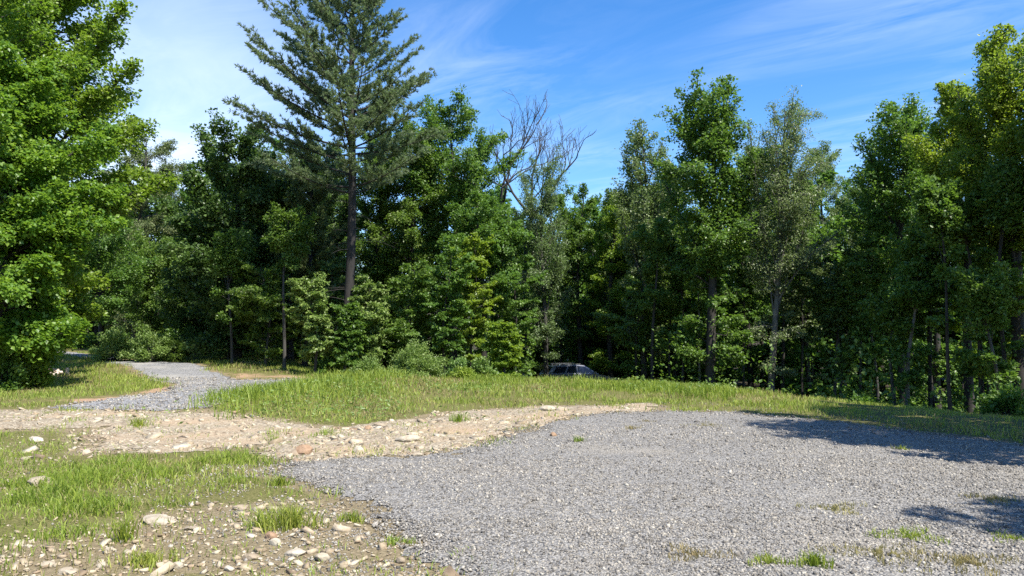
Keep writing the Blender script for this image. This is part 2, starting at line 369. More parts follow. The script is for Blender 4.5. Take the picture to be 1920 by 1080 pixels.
# ------------------------------------------------------------------ leaf / blade meshes
def leaf_arrays(P, D, N, L, W, curl=.12, fold=.12):
    D = unit(D); S = unit(np.cross(D, N)); N = np.cross(S, D)
    L = L[:, None]; W = W[:, None]
    b = P; r = P + D * L * .42 + S * W * .5 + N * W * fold; t = P + D * L - N * L * curl; l = P + D * L * .42 - S * W * .5 + N * W * fold
    V = np.stack([b, r, t, l], 1).reshape(-1, 3)
    i = 4 * np.arange(len(P))[:, None]
    return V, np.concatenate([i + np.array([0, 1, 2]), i + np.array([0, 2, 3])])
def blades(name, x, y, hh, w, mat, label, rng, lean=.45, name_stuff=True):
    n = len(x); z = hgt(x, y) - .01
    a = rng.uniform(0, 2 * PI, n); s = rng.uniform(.1, 1, n) * lean
    dx, dy = np.cos(a), np.sin(a); b = rng.uniform(0, 2 * PI, n); sx, sy = np.cos(b) * w, np.sin(b) * w
    p0 = np.stack([x, y, z], 1)
    p1 = p0 + np.stack([dx * hh * s * .35, dy * hh * s * .35, hh * .6], 1)
    p2 = p0 + np.stack([dx * hh * s, dy * hh * s, hh * (1 - .25 * s)], 1)
    S = np.stack([sx, sy, 0 * sx], 1) * .5
    V = np.stack([p0 - S, p0 + S, p1 + S * .8, p1 - S * .8, p2], 1).reshape(-1, 3)
    i = 5 * np.arange(n)[:, None]
    o = np_mesh(name, V, [i + np.array([0, 1, 2, 3]), i + np.array([3, 2, 4])], mat)
    if name_stuff: return tag(obj(name, o), label, None, None, "stuff")
    return o

# ------------------------------------------------------------------ grass
def field(n, rng, d0, d1, ul, ur, p=1.2):
    d = (d0 ** p + rng.uniform(0, 1, n) * (d1 ** p - d0 ** p)) ** (1 / p)
    u = rng.uniform(ul, ur, n); return u * d, d
dl_ = lambda x, y: poly_sd(LOT, x, y)
def open_ground(x, y):
    d = np.minimum(np.minimum(poly_sd(LOT, x, y), poly_sd(STRIP, x, y)), poly_sd(ROAD, x, y))
    g = sm(-.3, .6, d + (fbm(x * 1.7, y * 1.7, 61) - .5) * 1.5); ds = poly_sd(STRIP, x, y); g = np.where(ds < 0, np.maximum(g, .32 * sm(.46, .62, fbm(x * 1.3, y * 1.3, 63))), g)
    for p in RED[:2]: g *= sm(-.2, .6, poly_sd(p, x, y) + (fbm(x * 1.2, y * 1.2, 8) - .5) * .8) * .93 + .07
    return g
rng = np.random.default_rng(11)
n = 330000; x, y = field(n, rng, 4.2, 40, -.78, .78)
g = open_ground(x, y)
db = np.minimum(poly_sd(BARE[0], x, y), poly_sd(BARE[1], x, y))
left = (y < 12.5) & (x < 0)
g *= np.where(left, np.clip(sm(-.3, .5, db) * .5 + .32, 0, 1), 1)
g *= .10 + 1.3 * sm(.3, .7, fbm(x * 1.1, y * 1.1, 90))
cd = crest_d(x, y); a = x / np.maximum(y, 3)
g *= 1 - sm(3, 7, cd) * sm(-.34, -.2, a)
k = rng.uniform(0, 1, n) < g; x, y = x[k], y[k]
hh = (.035 + .15 * fbm(x * .9, y * .9, 15) ** 1.8 + .06 * sm(14, 24, y)) * rng.uniform(.5, 1.5, len(x))
hh *= np.where((y < 12.5) & (x < 0), .75, 1)
dry = fbm(x * .7, y * .7, 200) + rng.uniform(-.2, .2, len(x)) > .66
w = .005 + .00045 * y
blades("grass", x[~dry], y[~dry], hh[~dry], (w * rng.uniform(.7, 1.4, len(x)))[~dry], M["grass"], "short sunlit meadow grass beyond the gravel", rng, .9)
blades("dry_grass", x[dry], y[dry], hh[dry], w[dry], M["dry"], "yellowed dry grass mixed through the meadow", rng, .9)
print("grass", len(x))
# lush patches in the left foreground
n = 90000; x, y = field(n, rng, 4.6, 12, -.78, .0)
d = np.minimum(poly_sd(LUSH[0], x, y), poly_sd(LUSH[1], x, y)); g = sm(.35, -.35, d + (fbm(x * 1.5, y * 1.5, 41) - .5) * 1.1) * (.06 + 1.0 * sm(.40, .66, fbm(x * 1.8, y * 1.8, 19)))
k = rng.uniform(0, 1, n) < g; x, y = x[k], y[k]
ky = rng.uniform(0, 1, len(x)) < .16
blades("dead_thatch", x[ky], y[ky], .11 * rng.uniform(.4, 1.3, ky.sum()), .007 * rng.uniform(.6, 1.3, ky.sum()), M["dry"], "bleached dead blades matted among the lush patches", rng, 1.6)
x, y = x[~ky], y[~ky]
blades("lush_grass", x, y, (.04 + .10 * sm(.4, .7, fbm(x * 1.8, y * 1.8, 19))) * rng.uniform(.5, 1.4, len(x)), .0075 * rng.uniform(.7, 1.4, len(x)), M["lush"], "lush dark green grass patches in the left foreground", rng, 1.0)
print("lush", len(x))
# tall grass on the bank and along the crest
n = 60000; P = np.array(TALL); x = rng.uniform(P[:, 0].min() - 1, P[:, 0].max() + 1, n); y = rng.uniform(P[:, 1].min() - 1, P[:, 1].max() + 1, n)
g = sm(.5, -.4, poly_sd(TALL, x, y) + (fbm(x * 1.2, y * 1.2, 71) - .5) * 1.2) * (.4 + .8 * fbm(x * 1.5, y * 1.5, 72)); k = rng.uniform(0, 1, n) < g; x1, y1 = x[k], y[k]
n = 60000; x, y = field(n, rng, 15, 36, -.22, .3); cd = crest_d(x, y)
g = sm(-4, -.5, cd) * sm(5, 2, cd) * (.15 + 1.2 * sm(.4, .65, fbm(x * .9, y * .9, 33))); k = rng.uniform(0, 1, n) < g; x2, y2 = x[k], y[k]
x = np.concatenate([x1, x2]); y = np.concatenate([y1, y2])
hh = (.14 + .40 * fbm(x * .8, y * .8, 73) ** 1.3) * rng.uniform(.5, 1.35, len(x)); hh[len(x1):] *= .7
blades("tall_grass", x, y, hh, (.008 + .0004 * y) * rng.uniform(.7, 1.3, len(x)), M["lush"], "tall uncut grass on the bank and along the crest", rng, .8)
print("tall", len(x))

# thin yellowing grass at the left edge below the strip
n = 16000; P = np.array(BARE[1]); x = rng.uniform(P[:, 0].min(), P[:, 0].max(), n); y = rng.uniform(P[:, 1].min(), P[:, 1].max(), n)
k = rng.uniform(0, 1, n) < sm(.4, -.6, poly_sd(BARE[1], x, y)) * (.12 + .9 * sm(.4, .62, fbm(x * 1.4, y * 1.4, 301))); x, y = x[k], y[k]
blades("thin_grass", x, y, (.03 + .06 * fbm(x * 2, y * 2, 302)) * rng.uniform(.6, 1.5, len(x)), .007 * rng.uniform(.7, 1.4, len(x)), M["grass"], "thin short grass over stony soil at the left edge", rng, 1.0)
# broad leaved weeds among the grass
n = 26000; x, y = field(n, rng, 12.5, 30, -.5, .3)
g = open_ground(x, y) * sm(.52, .66, fbm(x * .55, y * .55, 140)) * sm(5, 2, crest_d(x, y)) * .8 + sm(.4, -.5, poly_sd(TALL, x, y)) * .35
k = rng.uniform(0, 1, n) < g; x, y = x[k], y[k]; n = len(x)
P = np.stack([x, y, hgt(x, y) + rng.uniform(.02, 1, n) * (.10 + .25 * fbm(x * .8, y * .8, 73))], 1); D = rng.normal(0, 1, (n, 3)); D[:, 2] = D[:, 2] * .4 + .2
Lw = .075 * rng.uniform(.6, 1.4, n); V, f = leaf_arrays(P, D, rng.normal(0, .5, (n, 3)) + [0, 0, 1], Lw, Lw * .45)
tag(obj("weeds", np_mesh("weeds", V, [f], M["shrub"])), "broad leaved weeds mixed into the meadow grass", None, None, "stuff")

# ------------------------------------------------------------------ single tufts growing out of gravel and dirt
def tuft(px, py, r, h, n, mat, label, seed):
    rg = np.random.default_rng(seed); cx, cy = gp(px, py)
    a = rg.uniform(0, 2 * PI, n); q = np.sqrt(rg.uniform(0, 1, n)) * r
    q = q * (.7 + .5 * np.sin(a * 3 + seed))
    me = blades("grass_tuft", cx + np.cos(a) * q, cy + np.sin(a) * q * .8, 1.05 * h * rg.uniform(.45, 1.25, n), .008 * rg.uniform(.6, 1.3, n), mat, None, rg, .85, False)
    V = np.empty(len(me.vertices) * 3, np.float32); me.vertices.foreach_get("co", V); V = V.reshape(-1, 3)
    cz = float(hgt(cx, cy)); V -= np.array([cx, cy, cz], np.float32); cz += .012; me.vertices.foreach_set("co", V.ravel()); me.update()
    o = obj("grass_tuft", me, None, (cx, cy, cz)); tag(o, label, "grass tuft", "grass tufts standing alone on gravel and dirt")
TUFTS = [
 (262, 800, .22, .16, 170, "lush", "spiky green tuft near the left end of the tan stony strip"),
 (860, 792, .20, .18, 170, "lush", "upright green tuft in the middle of the tan stony strip"),
 (545, 990, .26, .20, 320, "grass", "large bright tuft with spreading blades in bare dirt at lower left"),
 (490, 992, .14, .16, 130, "lush", "smaller green tuft left of the large bright tuft in bare dirt"),
 (660, 980, .12, .08, 150, "lush", "low dark green tuft on the left gravel edge"),
 (230, 1018, .10, .20, 90, "lush", "thin dark tuft over a stone at the lower left"),
 (275, 1060, .20, .09, 240, "grass", "bright yellow green tuft among pale stones at the bottom left"),
 (525, 912, .16, .10, 180, "lush", "green tuft at the pointed left tip of the gravel"),
 (1085, 830, .10, .10, 90, "lush", "small green tuft alone in the grey gravel left of centre"),
 (1185, 806, .18, .07, 110, "dry", "pale green tuft low in the gravel near the far edge"),
 (1212, 792, .16, .05, 110, "dry", "flat yellow tuft at the far gravel edge behind the stony strip"),
 (1325, 800, .45, .05, 220, "dry", "wide yellow patch of thin grass in the gravel near the shadow tip"),
 (1690, 845, .12, .07, 90, "grass", "small tuft in the tree shadow on the gravel"),
 (1570, 960, .32, .05, 380, "dry", "flat straw coloured tuft in the right half of the gravel"),
 (1865, 942, .3, .06, 300, "dry", "yellow tuft on the right above the nearer tree shadow"),
 (1300, 1046, .28, .05, 340, "dry", "straw coloured tuft at the bottom of the gravel left of the larger tufts"),
 (1440, 1062, .16, .07, 180, "grass", "yellow green tuft at the bottom edge of the gravel"),
 (1525, 1066, .14, .10, 180, "lush", "fresh green tuft at the bottom edge of the gravel"),
 (1705, 1012, .3, .06, 380, "grass", "thin green tuft on the gravel beside the nearer tree shadow"),
 (1655, 1045, .45, .05, 620, "dry", "broad straw patch low on the right gravel"),
 (1810, 1062, .38, .06, 520, "dry", "straw tuft in the bottom right corner of the gravel"),
 (742, 1022, .14, .06, 140, "grass", "sparse yellow green tuft at the left gravel margin"),
 (1895, 1015, .20, .05, 160, "grass", "dim tuft inside the nearer tree shadow at right"),
]
for i, t in enumerate(TUFTS): tuft(*t[:5], M[t[5]], t[6], 100 + i)

# ------------------------------------------------------------------ single rocks
def rock_mesh(sx, sy, sz, seed, mat, rough=.22):
    rg = random.Random(seed); bm = bmesh.new(); bmesh.ops.create_icosphere(bm, subdivisions=3, radius=1)
    planes = []
    for k in range(9):
        v = Vector((rg.gauss(0, 1), rg.gauss(0, 1), rg.gauss(0, 1))).normalized(); planes.append((v, rg.uniform(.62, .9)))
    ph = [rg.uniform(0, 6) for _ in range(6)]
    for v in bm.verts:
        p = v.co.copy()
        for n_, d_ in planes:
            e = p.dot(n_) - d_
            if e > 0: p -= n_ * e * .9
        p *= 1 + rough * .25 * math.sin(3 * p.x + ph[0]) * math.sin(4 * p.y + ph[1]) + rough * .12 * math.sin(9 * p.z + ph[2]) * math.sin(8 * p.x + ph[3])
        v.co = Vector((p.x * sx, p.y * sy, p.z * sz))
    me = bpy.data.meshes.new("rock"); bm.to_mesh(me); bm.free(); me.materials.append(mat)
    return me
def rock(px, py, wpx, hr, label, mat="rock_tan", seed=0, dep=.8, rz=None):
    cx, cy = gp(px, py); wd = wpx / F * cy * .5; rg = random.Random(seed)
    me = rock_mesh(wd * 1.1, wd * dep * 1.1, wd * hr * 1.15, seed, M[mat])
    o = obj("rock", me, None, (cx, cy, float(hgt(cx, cy)) + wd * hr * .45)); o.rotation_euler = (rg.uniform(-.12, .12), rg.uniform(-.15, .15), rz if rz is not None else rg.uniform(-.4, .4))
    tag(o, label, "rock", "larger rocks lying on dirt and strip")
ROCKS = [
 (568, 852, 40, .55, "long brown rock with dark underside at the gravel edge", "rock_brown"),
 (672, 850, 20, .8, "round cream rock on the strip right of the long brown rock", "rock_tan"),
 (690, 806, 12, .9, "small dark upright rock on the sandy strip", "rock_brown"),
 (712, 799, 26, .3, "flat pale slab beside the dark upright rock", "rock_tan"),
 (765, 828, 44, .35, "broad low cream rock half buried in the sandy strip", "rock_tan"),
 (783, 856, 22, .4, "flat white rock where strip meets gravel", "rock_tan"),
 (1037, 820, 13, .9, "small grey brown rock alone near the far gravel edge", "rock_brown"),
 (1026, 770, 30, .4, "pale slab on the far narrow end of the stony strip", "rock_tan"),
 (68, 827, 28, .35, "white rock in thin grass at the left edge below the strip", "rock_tan"),
 (52, 862, 24, .35, "flat cream rock left of the dark lush grass", "rock_tan"),
 (72, 912, 46, .5, "domed tan rock in grass by the left edge", "rock_tan"),
 (184, 790, 18, .6, "cream rock on the strip near the end of the side road", "rock_tan"),
 (126, 786, 18, .5, "pale rock on the strip by the left grass", "rock_tan"),
 (303, 980, 66, .22, "long flat pinkish slab in bare dirt at lower left", "rock_tan"),
 (358, 992, 36, .22, "thin tilted cream slab right of the long flat slab", "rock_tan"),
 (450, 956, 26, .5, "cream rock at the upper edge of bare dirt", "rock_tan"),
 (508, 1010, 22, .75, "round reddish rock in bare dirt below the large bright tuft", "rock_brown"),
 (516, 1024, 20, .75, "tan rock touching the round reddish rock", "rock_tan"),
 (553, 1042, 36, .35, "pinkish flat rock in bare dirt near bottom", "rock_tan"),
 (604, 1050, 27, .6, "white rounded rock near the bottom right of bare dirt", "rock_tan"),
 (470, 1049, 30, .45, "angular cream rock near bottom centre of bare dirt", "rock_tan"),
 (332, 1066, 20, .75, "rounded white rock right of the yellow green tuft", "rock_tan"),
 (191, 1069, 20, .7, "white rock with a dark hollow beneath at bottom left", "rock_tan"),
 (128, 1074, 34, .35, "long pale slab at the very bottom left", "rock_tan"),
 (90, 1064, 22, .5, "cream rock above the long pale bottom slab", "rock_tan"),
 (752, 1056, 18, .9, "upright tan rock by the left gravel margin at bottom", "rock_tan"),
 (205, 1035, 16, .6, "small cream rock under the thin dark tuft", "rock_tan"),
 (240, 1040, 16, .6, "small white rock right of the thin dark tuft", "rock_tan"),
 (430, 1070, 18, .6, "small cream rock at the bottom middle of bare dirt", "rock_tan"),
 (1157, 996, 8, .7, "tiny white rock in the middle of grey gravel", "rock_tan"),
]
for i, r in enumerate(ROCKS): rock(r[0], r[1], r[2], r[3], r[4], r[5], 300 + i)

# ------------------------------------------------------------------ trees
def tube(pts, rad, sides):
    pts = np.asarray(pts, float); n = len(pts); rad = np.asarray(rad, float)
    T = np.gradient(pts, axis=0); T = unit(T)
    ref = np.where(np.abs(T[:, 2:3]) > .9, np.array([[1., 0, 0]]), np.array([[0, 0, 1.]]))
    A = unit(np.cross(T, ref)); B = np.cross(T, A)
    th = np.arange(sides) * 2 * PI / sides
    V = pts[:, None] + rad[:, None, None] * (A[:, None] * np.cos(th)[None, :, None] + B[:, None] * np.sin(th)[None, :, None])
    i = np.arange(n - 1)[:, None] * sides; j = np.arange(sides)[None]; k = (j + 1) % sides
    f = np.stack([i + j, i + k, i + sides + k, i + sides + j], -1).reshape(-1, 4)
    return V.reshape(-1, 3), f
class Wood:
    def __init__(s): s.V = []; s.F = []; s.n = 0
    def add(s, pts, rad, sides):
        v, f = tube(pts, rad, sides); s.V.append(v); s.F.append(f + s.n); s.n += len(v)
    def mesh(s, name, mat): return np_mesh(name, np.concatenate(s.V), [np.concatenate(s.F)], mat, True)
def bez(a, b, c, n):
    t = np.linspace(0, 1, n)[:, None]; return (1 - t) ** 2 * a + 2 * t * (1 - t) * b + t * t * c

def broadleaf(seed, H, zb, Rr, nl=34, leaves=24000, lsize=.11, lw=.75, r0=.16, lean=(0, 0), shape=.8, low=8, lowz=.3, droop=.0, asp=.35, flat=.3, sub_len=1.0, bend=0.3, forks=0, upn=1.0, gap=.2):
    """wood and leaf arrays of one broadleaved tree rooted at the origin; zb: height of the crown's base"""
    rg = np.random.default_rng(seed); W = Wood()
    zz = np.linspace(-.3, H * .96, 16); t = np.clip(zz / H, 0, 1)
    wob = bend * np.stack([np.sin(t * 5 + seed) * t, np.cos(t * 4.3 + seed * 2) * t], 1)
    trunk = np.stack([lean[0] * t ** 1.2 + wob[:, 0], lean[1] * t ** 1.2 + wob[:, 1], zz], 1)
    rad = r0 * (1 - t) ** .8 + .012; rad[0] = r0 * 1.5; rad[1] *= 1.12
    W.add(trunk, rad, 9)
    tr = lambda z: np.stack([np.interp(z, zz, trunk[:, 0]), np.interp(z, zz, trunk[:, 1]), z], -1)
    prof = lambda q: (.5 + .5 * min(1, q / .3)) * (1 - .58 * max(0., (q - .55) / .45) ** 2.6)
    subs = []
    az = rg.uniform(0, 6.28)
    am = rg.uniform(.58, 1.15, 9)
    lumps = rg.uniform(0, 6.28, 3)
    for k in range(nl + low):
        az += 2.39996 + rg.normal(0, .25)
        islow = k >= nl
        q = (rg.uniform(0, 1) if islow else (k + rg.uniform(0, 1)) / nl)
        zt = (zb * rg.uniform(lowz, 1.0)) if islow else zb + (H - zb) * q
        amp = am[int((az % 6.283) / 6.283 * 8.99)] * (1 + .18 * math.sin(q * 9 + lumps[0] + 2 * az))
        rr = (Rr * .7 * rg.uniform(.5, 1)) if islow else Rr * prof(q) * amp * (rg.uniform(.7, 1.18) if k % 3 else rg.uniform(.3, .75))
        rr = max(rr, .35)
        tip = tr(np.array(zt)) + np.array([math.cos(az) * rr, math.sin(az) * rr, 0])
        ang = rg.normal(.2, .2) if islow else asp + .55 * q + rg.normal(0, .2)
        za = min(max(zt - rr * math.tan(ang), zb * (.25 if islow else .72)), H * .93)
        A = tr(np.array(za)); mid = A * .5 + tip * .5; mid[2] += rr * (.18 - .25 * q + droop * .5); tip[2] -= droop * rr * .3
        c = bez(A, mid, tip, 6); Ln = np.linalg.norm(tip - A)
        rb = max(.012, min(r0 * .42, .018 * Ln + .008)) * (1 - .4 * q)
        W.add(c, np.linspace(rb, rb * .25, 6), 5)
        d = unit(tip - A)
        ns = int((4 + Ln * 3.2) * sub_len ** -.5)
        for j in range(ns):
            s = .32 + .68 * (j + rg.uniform(0, 1)) / ns
            p = np.array([np.interp(s, np.linspace(0, 1, 6), c[:, i]) for i in range(3)])
            side = 1 if j % 2 else -1
            aa = side * rg.uniform(.35, 1.25) if s < .93 else rg.uniform(-.4, .4)
            dh = np.array([d[0] * math.cos(aa) - d[1] * math.sin(aa), d[0] * math.sin(aa) + d[1] * math.cos(aa), d[2] * .5 + rg.normal(.10 + .25 * q, .42) - droop * .6])
            dh = unit(dh); ln = sub_len * rg.uniform(.45, .95) * min(1.1, .35 + .28 * Ln) * (1.15 - .4 * s)
            e = p + dh * ln; subs.append((p, dh, ln))
            W.add(np.stack([p, (p + e) / 2 + [0, 0, .02], e]), [rb * .35 + .004, rb * .22 + .003, .003], 3)
    sp = np.array([s[0] for s in subs]); sd = np.array([s[1] for s in subs]); sl = np.array([s[2] for s in subs])
    wgt = sl * np.where(rg.uniform(0, 1, len(sl)) < gap, .4, 1); wgt /= wgt.sum()
    leaves = int(leaves * 1.6); idx = rg.choice(len(sl), leaves, p=wgt)
    tt = rg.uniform(.05, 1.08, leaves); d = sd[idx]
    lat = unit(np.cross(d, [0, 0, 1.])); upv = np.cross(lat, d)
    spread = .36 * sl[idx] * (1.15 - .55 * tt)
    pos = sp[idx] + d * (tt * sl[idx])[:, None] + lat * (rg.normal(0, 1, leaves) * spread)[:, None] + upv * (rg.normal(0, 1, leaves) * spread * (1 - flat))[:, None]
    pos[:, 2] -= .10 * (tt ** 2) * sl[idx]
    D = d + rg.normal(0, .65, (leaves, 3)); D[:, 2] -= .25 + droop
    Nn = np.stack([rg.normal(0, .6, leaves) + d[:, 0] * .45, rg.normal(0, .6, leaves) + d[:, 1] * .45, np.full(leaves, upn)], 1)
    Ls = lsize * .78 * rg.uniform(.6, 1.3, leaves)
    return W, leaf_arrays(pos, D, Nn, Ls, Ls * lw)

def plant_tree(name, px, Yd, arr, label, mats, cat="tree", group=None, rz=0, x=None, crown="crown", trunk="trunk"):
    W, (V, f) = arr
    X = xat(px, Yd) if x is None else x; z = float(hgt(X, Yd))
    e = empty(name, (X, Yd, z), rz, label, cat, group)
    obj(trunk, W.mesh(trunk, M[mats[0]]), e); obj(crown, np_mesh(crown, V, [f], M[mats[1]]), e)
    return e
def tree(px, Yd, top, hw, base_py, label, mats, seed, name="broadleaf_tree", r0=.15, leaves=24000, cat="tree", group="trees along the edge of the woods", **k):
    X = xat(px, Yd); z = float(hgt(X, Yd)); H = zat(top + 14, Yd) - z; Rr = hw / F * Yd * 1.12
    zb = max(zat(base_py, Yd) - z, .3)
    return plant_tree(name, px, Yd, broadleaf(seed, H, zb, Rr, r0=r0, leaves=leaves, **k), label, mats, cat, group)

# big maples at the left
tree(0, 21.0, 80, 170, 620, "bright green maple nearest at the left edge, with low hanging boughs", ("bark", "maple"), 1, "maple_tree", .2, 95000, lsize=.145, lw=.85, nl=84, low=16, lowz=.88, asp=.2, droop=.14, gap=.3)
tree(60, 26.0, -150, 175, 520, "tall bright maple behind the low maple at left, reaching above the picture", ("bark", "maple"), 2, "maple_tree", .24, 70000, lsize=.16, lw=.85, nl=76, low=16, lowz=.6, asp=.3, gap=.3)
tree(-90, 22.0, -200, 190, 420, "maple cut by the left picture edge with dark trunk", ("bark", "maple"), 3, "maple_tree", .24, 42000, lsize=.125, lw=.85, nl=50, low=16, lowz=.6, asp=.3)
# left background
tree(255, 44, 232, 74, 560, "soft textured grey green tree rising beside the left maples", ("grey_bark", "hemlock"), 4, "hemlock_tree", .2, 46000, lsize=.14, lw=.5, nl=60, shape=.6, droop=.2, asp=.0)
tree(335, 50, 306, 72, 600, "rounded mid green tree in the gap over the side road", ("grey_bark", "green"), 5, leaves=30000, lsize=.17, nl=50)
tree(290, 40, 430, 70, 610, "low leafy tree behind the roadside shrubs", ("bark", "green"), 6, leaves=20000, lsize=.14, nl=40, low=6)
tree(190, 34, 380, 70, 590, "shaded leafy tree behind the low maple's right boughs", ("bark", "green"), 7, leaves=20000, lsize=.13, nl=40, low=6)
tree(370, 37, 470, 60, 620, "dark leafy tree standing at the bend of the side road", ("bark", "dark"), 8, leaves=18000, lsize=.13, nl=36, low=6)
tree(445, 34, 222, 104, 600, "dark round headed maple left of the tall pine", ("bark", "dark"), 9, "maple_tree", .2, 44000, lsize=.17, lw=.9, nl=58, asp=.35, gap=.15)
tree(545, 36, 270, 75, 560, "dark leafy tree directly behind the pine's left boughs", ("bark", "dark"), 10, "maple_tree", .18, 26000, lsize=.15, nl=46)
# right of the pine
tree(765, 36, 215, 70, 520, "green tree close behind the right side of the pine", ("bark", "green"), 11, leaves=24000, lsize=.14, nl=44)
tree(850, 37, 178, 98, 500, "broad oak like tree with a domed top between pine and dead trees", ("bark", "green"), 12, "oak_tree", .2, 40000, lsize=.15, nl=54, asp=.5)
tree(905, 33, 350, 60, 560, "bright mid green tree in front of the left dead trunk", ("bark", "green"), 13, leaves=22000, lsize=.13, nl=40, low=4)
tree(1022, 40, 282, 50, 620, "pale fine leaved poplar right of the dead trees", ("grey_bark", "birch"), 14, "poplar_tree", .13, 24000, lsize=.12, lw=.6, nl=48, asp=.7)
tree(1088, 45, 345, 48, 600, "lower dark tree in the dip of the treeline right of the poplar", ("bark", "green"), 15, leaves=18000, lsize=.15, nl=36)
tree(1145, 43, 352, 50, 640, "yellowish tree in the dip left of the open crowned tree", ("bark", "lime"), 16, leaves=18000, lsize=.13, nl=36)
tree(1207, 37, 220, 62, 540, "open crowned tree with forked trunk and sky showing through", ("grey_bark", "birch"), 17, "ash_tree", .15, 16000, lsize=.15, nl=40, asp=.7, gap=.35, low=12, lowz=.4)
tree(1330, 31, 146, 84, 520, "tallest broad topped maple right of centre on a straight dark trunk", ("bark", "green"), 18, "maple_tree", .22, 27000, lsize=.15, lw=.85, nl=54, asp=.5, lean=(.3, 0), low=16, lowz=.35, gap=.3)
tree(1440, 31, 172, 64, 540, "birch with drooping fine leaves and a leaning pale trunk", ("pale_bark", "birch"), 19, "birch_tree", .14, 26000, lsize=.105, lw=.6, nl=60, asp=.75, droop=.35, lean=(1.1, 0), low=14, lowz=.35, bend=.15)
tree(1555, 40, 262, 62, 560, "fine leaved green tree tucked behind the birch", ("grey_bark", "birch"), 20, leaves=22000, lsize=.13, lw=.6, nl=44, low=6)
tree(1612, 42, 345, 50, 600, "low tree in the notch of sky right of the birch", ("bark", "green"), 21, leaves=16000, lsize=.14, nl=34)
tree(1690, 29, 182, 78, 520, "leafy tree with a ragged left side right of the sky notch", ("bark", "green"), 22, leaves=30000, lsize=.13, nl=52, asp=.55, low=8, gap=.25)
tree(1812, 25, 140, 56, 480, "tree with yellow green top beside the tallest right hand tree", ("bark", "lime"), 23, leaves=28000, lsize=.12, nl=48, asp=.55, low=8)
tree(1908, 22.5, 46, 80, 460, "tall lime green tree reaching highest at the right edge", ("bark", "lime"), 24, "maple_tree", .2, 40000, lsize=.115, nl=58, asp=.5, low=10, gap=.25)
tree(2050, 20, 30, 115, 480, "tree cut by the right picture edge", ("bark", "green"), 25, "maple_tree", .2, 30000, lsize=.12, nl=50, asp=.5, low=6)
# trees standing outside the picture at the right, whose shade falls on the gravel
for i, (X_, Y_, H_, R_) in enumerate(((9.45, 1.2, 9.8, 3.0), (11.0, 7.9, 12, 2.9), (13.9, 11.4, 12.5, 2.8))):
    plant_tree("broadleaf_tree", 0, Y_, broadleaf(60 + i, H_, 2.6, R_, r0=.2, leaves=34000, lsize=.18, nl=46, asp=.4), ("leafy tree just outside the right edge casting the nearer shadow", "leafy tree beyond the right edge casting the farther shadow", "leafy tree beyond the right edge where grass meets woods")[i], ("bark", "green"), "tree", "trees along the edge of the woods", x=X_)

for i, (px, Yd, top, hw, bp_, lab, mt) in enumerate((
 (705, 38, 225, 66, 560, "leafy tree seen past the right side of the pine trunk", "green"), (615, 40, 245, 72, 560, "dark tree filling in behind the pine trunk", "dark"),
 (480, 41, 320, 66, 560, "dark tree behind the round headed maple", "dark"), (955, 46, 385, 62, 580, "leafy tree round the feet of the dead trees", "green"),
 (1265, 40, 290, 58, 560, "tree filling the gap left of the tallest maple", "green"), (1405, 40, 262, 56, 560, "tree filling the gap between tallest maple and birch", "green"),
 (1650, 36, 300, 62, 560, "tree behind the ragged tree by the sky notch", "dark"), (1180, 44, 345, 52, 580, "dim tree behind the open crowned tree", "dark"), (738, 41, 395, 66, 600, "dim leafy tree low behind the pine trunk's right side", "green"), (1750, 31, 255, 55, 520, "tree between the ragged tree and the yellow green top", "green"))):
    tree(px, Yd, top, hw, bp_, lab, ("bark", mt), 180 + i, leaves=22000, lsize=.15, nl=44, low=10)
# understorey trees
US = [
 (500, 31, 480, 60, 640, "layered young maple with flat sprays left of the pine trunk", "green"),
 (592, 28, 505, 27, 640, "bright feathery sapling leaning over the grass below the pine", "shrub"),
 (694, 29, 510, 33, 660, "greyish green sapling right of the pine trunk", "shrub"),
 (770, 30.5, 480, 56, 660, "young tree with stacked flat sprays between pine and bright clump", "green"),
 (835, 30, 450, 42, 650, "light green young tree over the round bush", "green"),
 (885, 31.5, 425, 40, 640, "yellow green young maple catching most sun in the middle", "lime"),
 (945, 28, 596, 22, 690, "small bright shrubby sapling standing alone in front of dark woods", "lime"),
 (965, 34, 400, 46, 650, "slim green tree under the dead trunks", "green"),
 (1050, 46.5, 440, 52, 640, "leafy slim tree above the parked car", "green"),
 (1140, 47, 430, 46, 640, "pale green tree behind the parked car's bonnet", "birch"),
 (1195, 35, 500, 50, 660, "small tree under the open crowned tree", "green"),
 (1255, 35, 410, 48, 620, "leafy tree filling the space left of the tallest maple trunk", "green"),
 (1392, 34, 400, 42, 600, "leafy young tree between the tallest maple and the birch", "green"),
 (1500, 34, 400, 56, 620, "leafy young tree right of the birch trunk", "birch"),
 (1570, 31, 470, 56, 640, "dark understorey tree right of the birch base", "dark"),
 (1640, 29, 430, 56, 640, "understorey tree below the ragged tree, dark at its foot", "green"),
 (1745, 26, 400, 60, 620, "understorey tree with glinting leaves left of the right hand trunks", "green"),
 (1850, 23.5, 420, 66, 640, "leafy understorey tree under the yellow green top", "green"),
 (650, 28.2, 560, 22, 670, "leafy sapling hiding the foot of the pine trunk", "green"),
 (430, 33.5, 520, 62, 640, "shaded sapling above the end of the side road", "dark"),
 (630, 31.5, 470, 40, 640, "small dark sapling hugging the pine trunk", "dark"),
]
for i, (px, Yd, top, hw, bp_, lab, mt) in enumerate(US):
    tree(px, Yd, top, hw, bp_, lab, ("bark" if i % 3 else "grey_bark", mt), 100 + i, "young_tree", .05, 10500, lsize=.135, lw=.7, nl=30, low=5, asp=.12, flat=.82, droop=.06, bend=.25, gap=.35, group="young trees under the forest edge", cat="young tree")
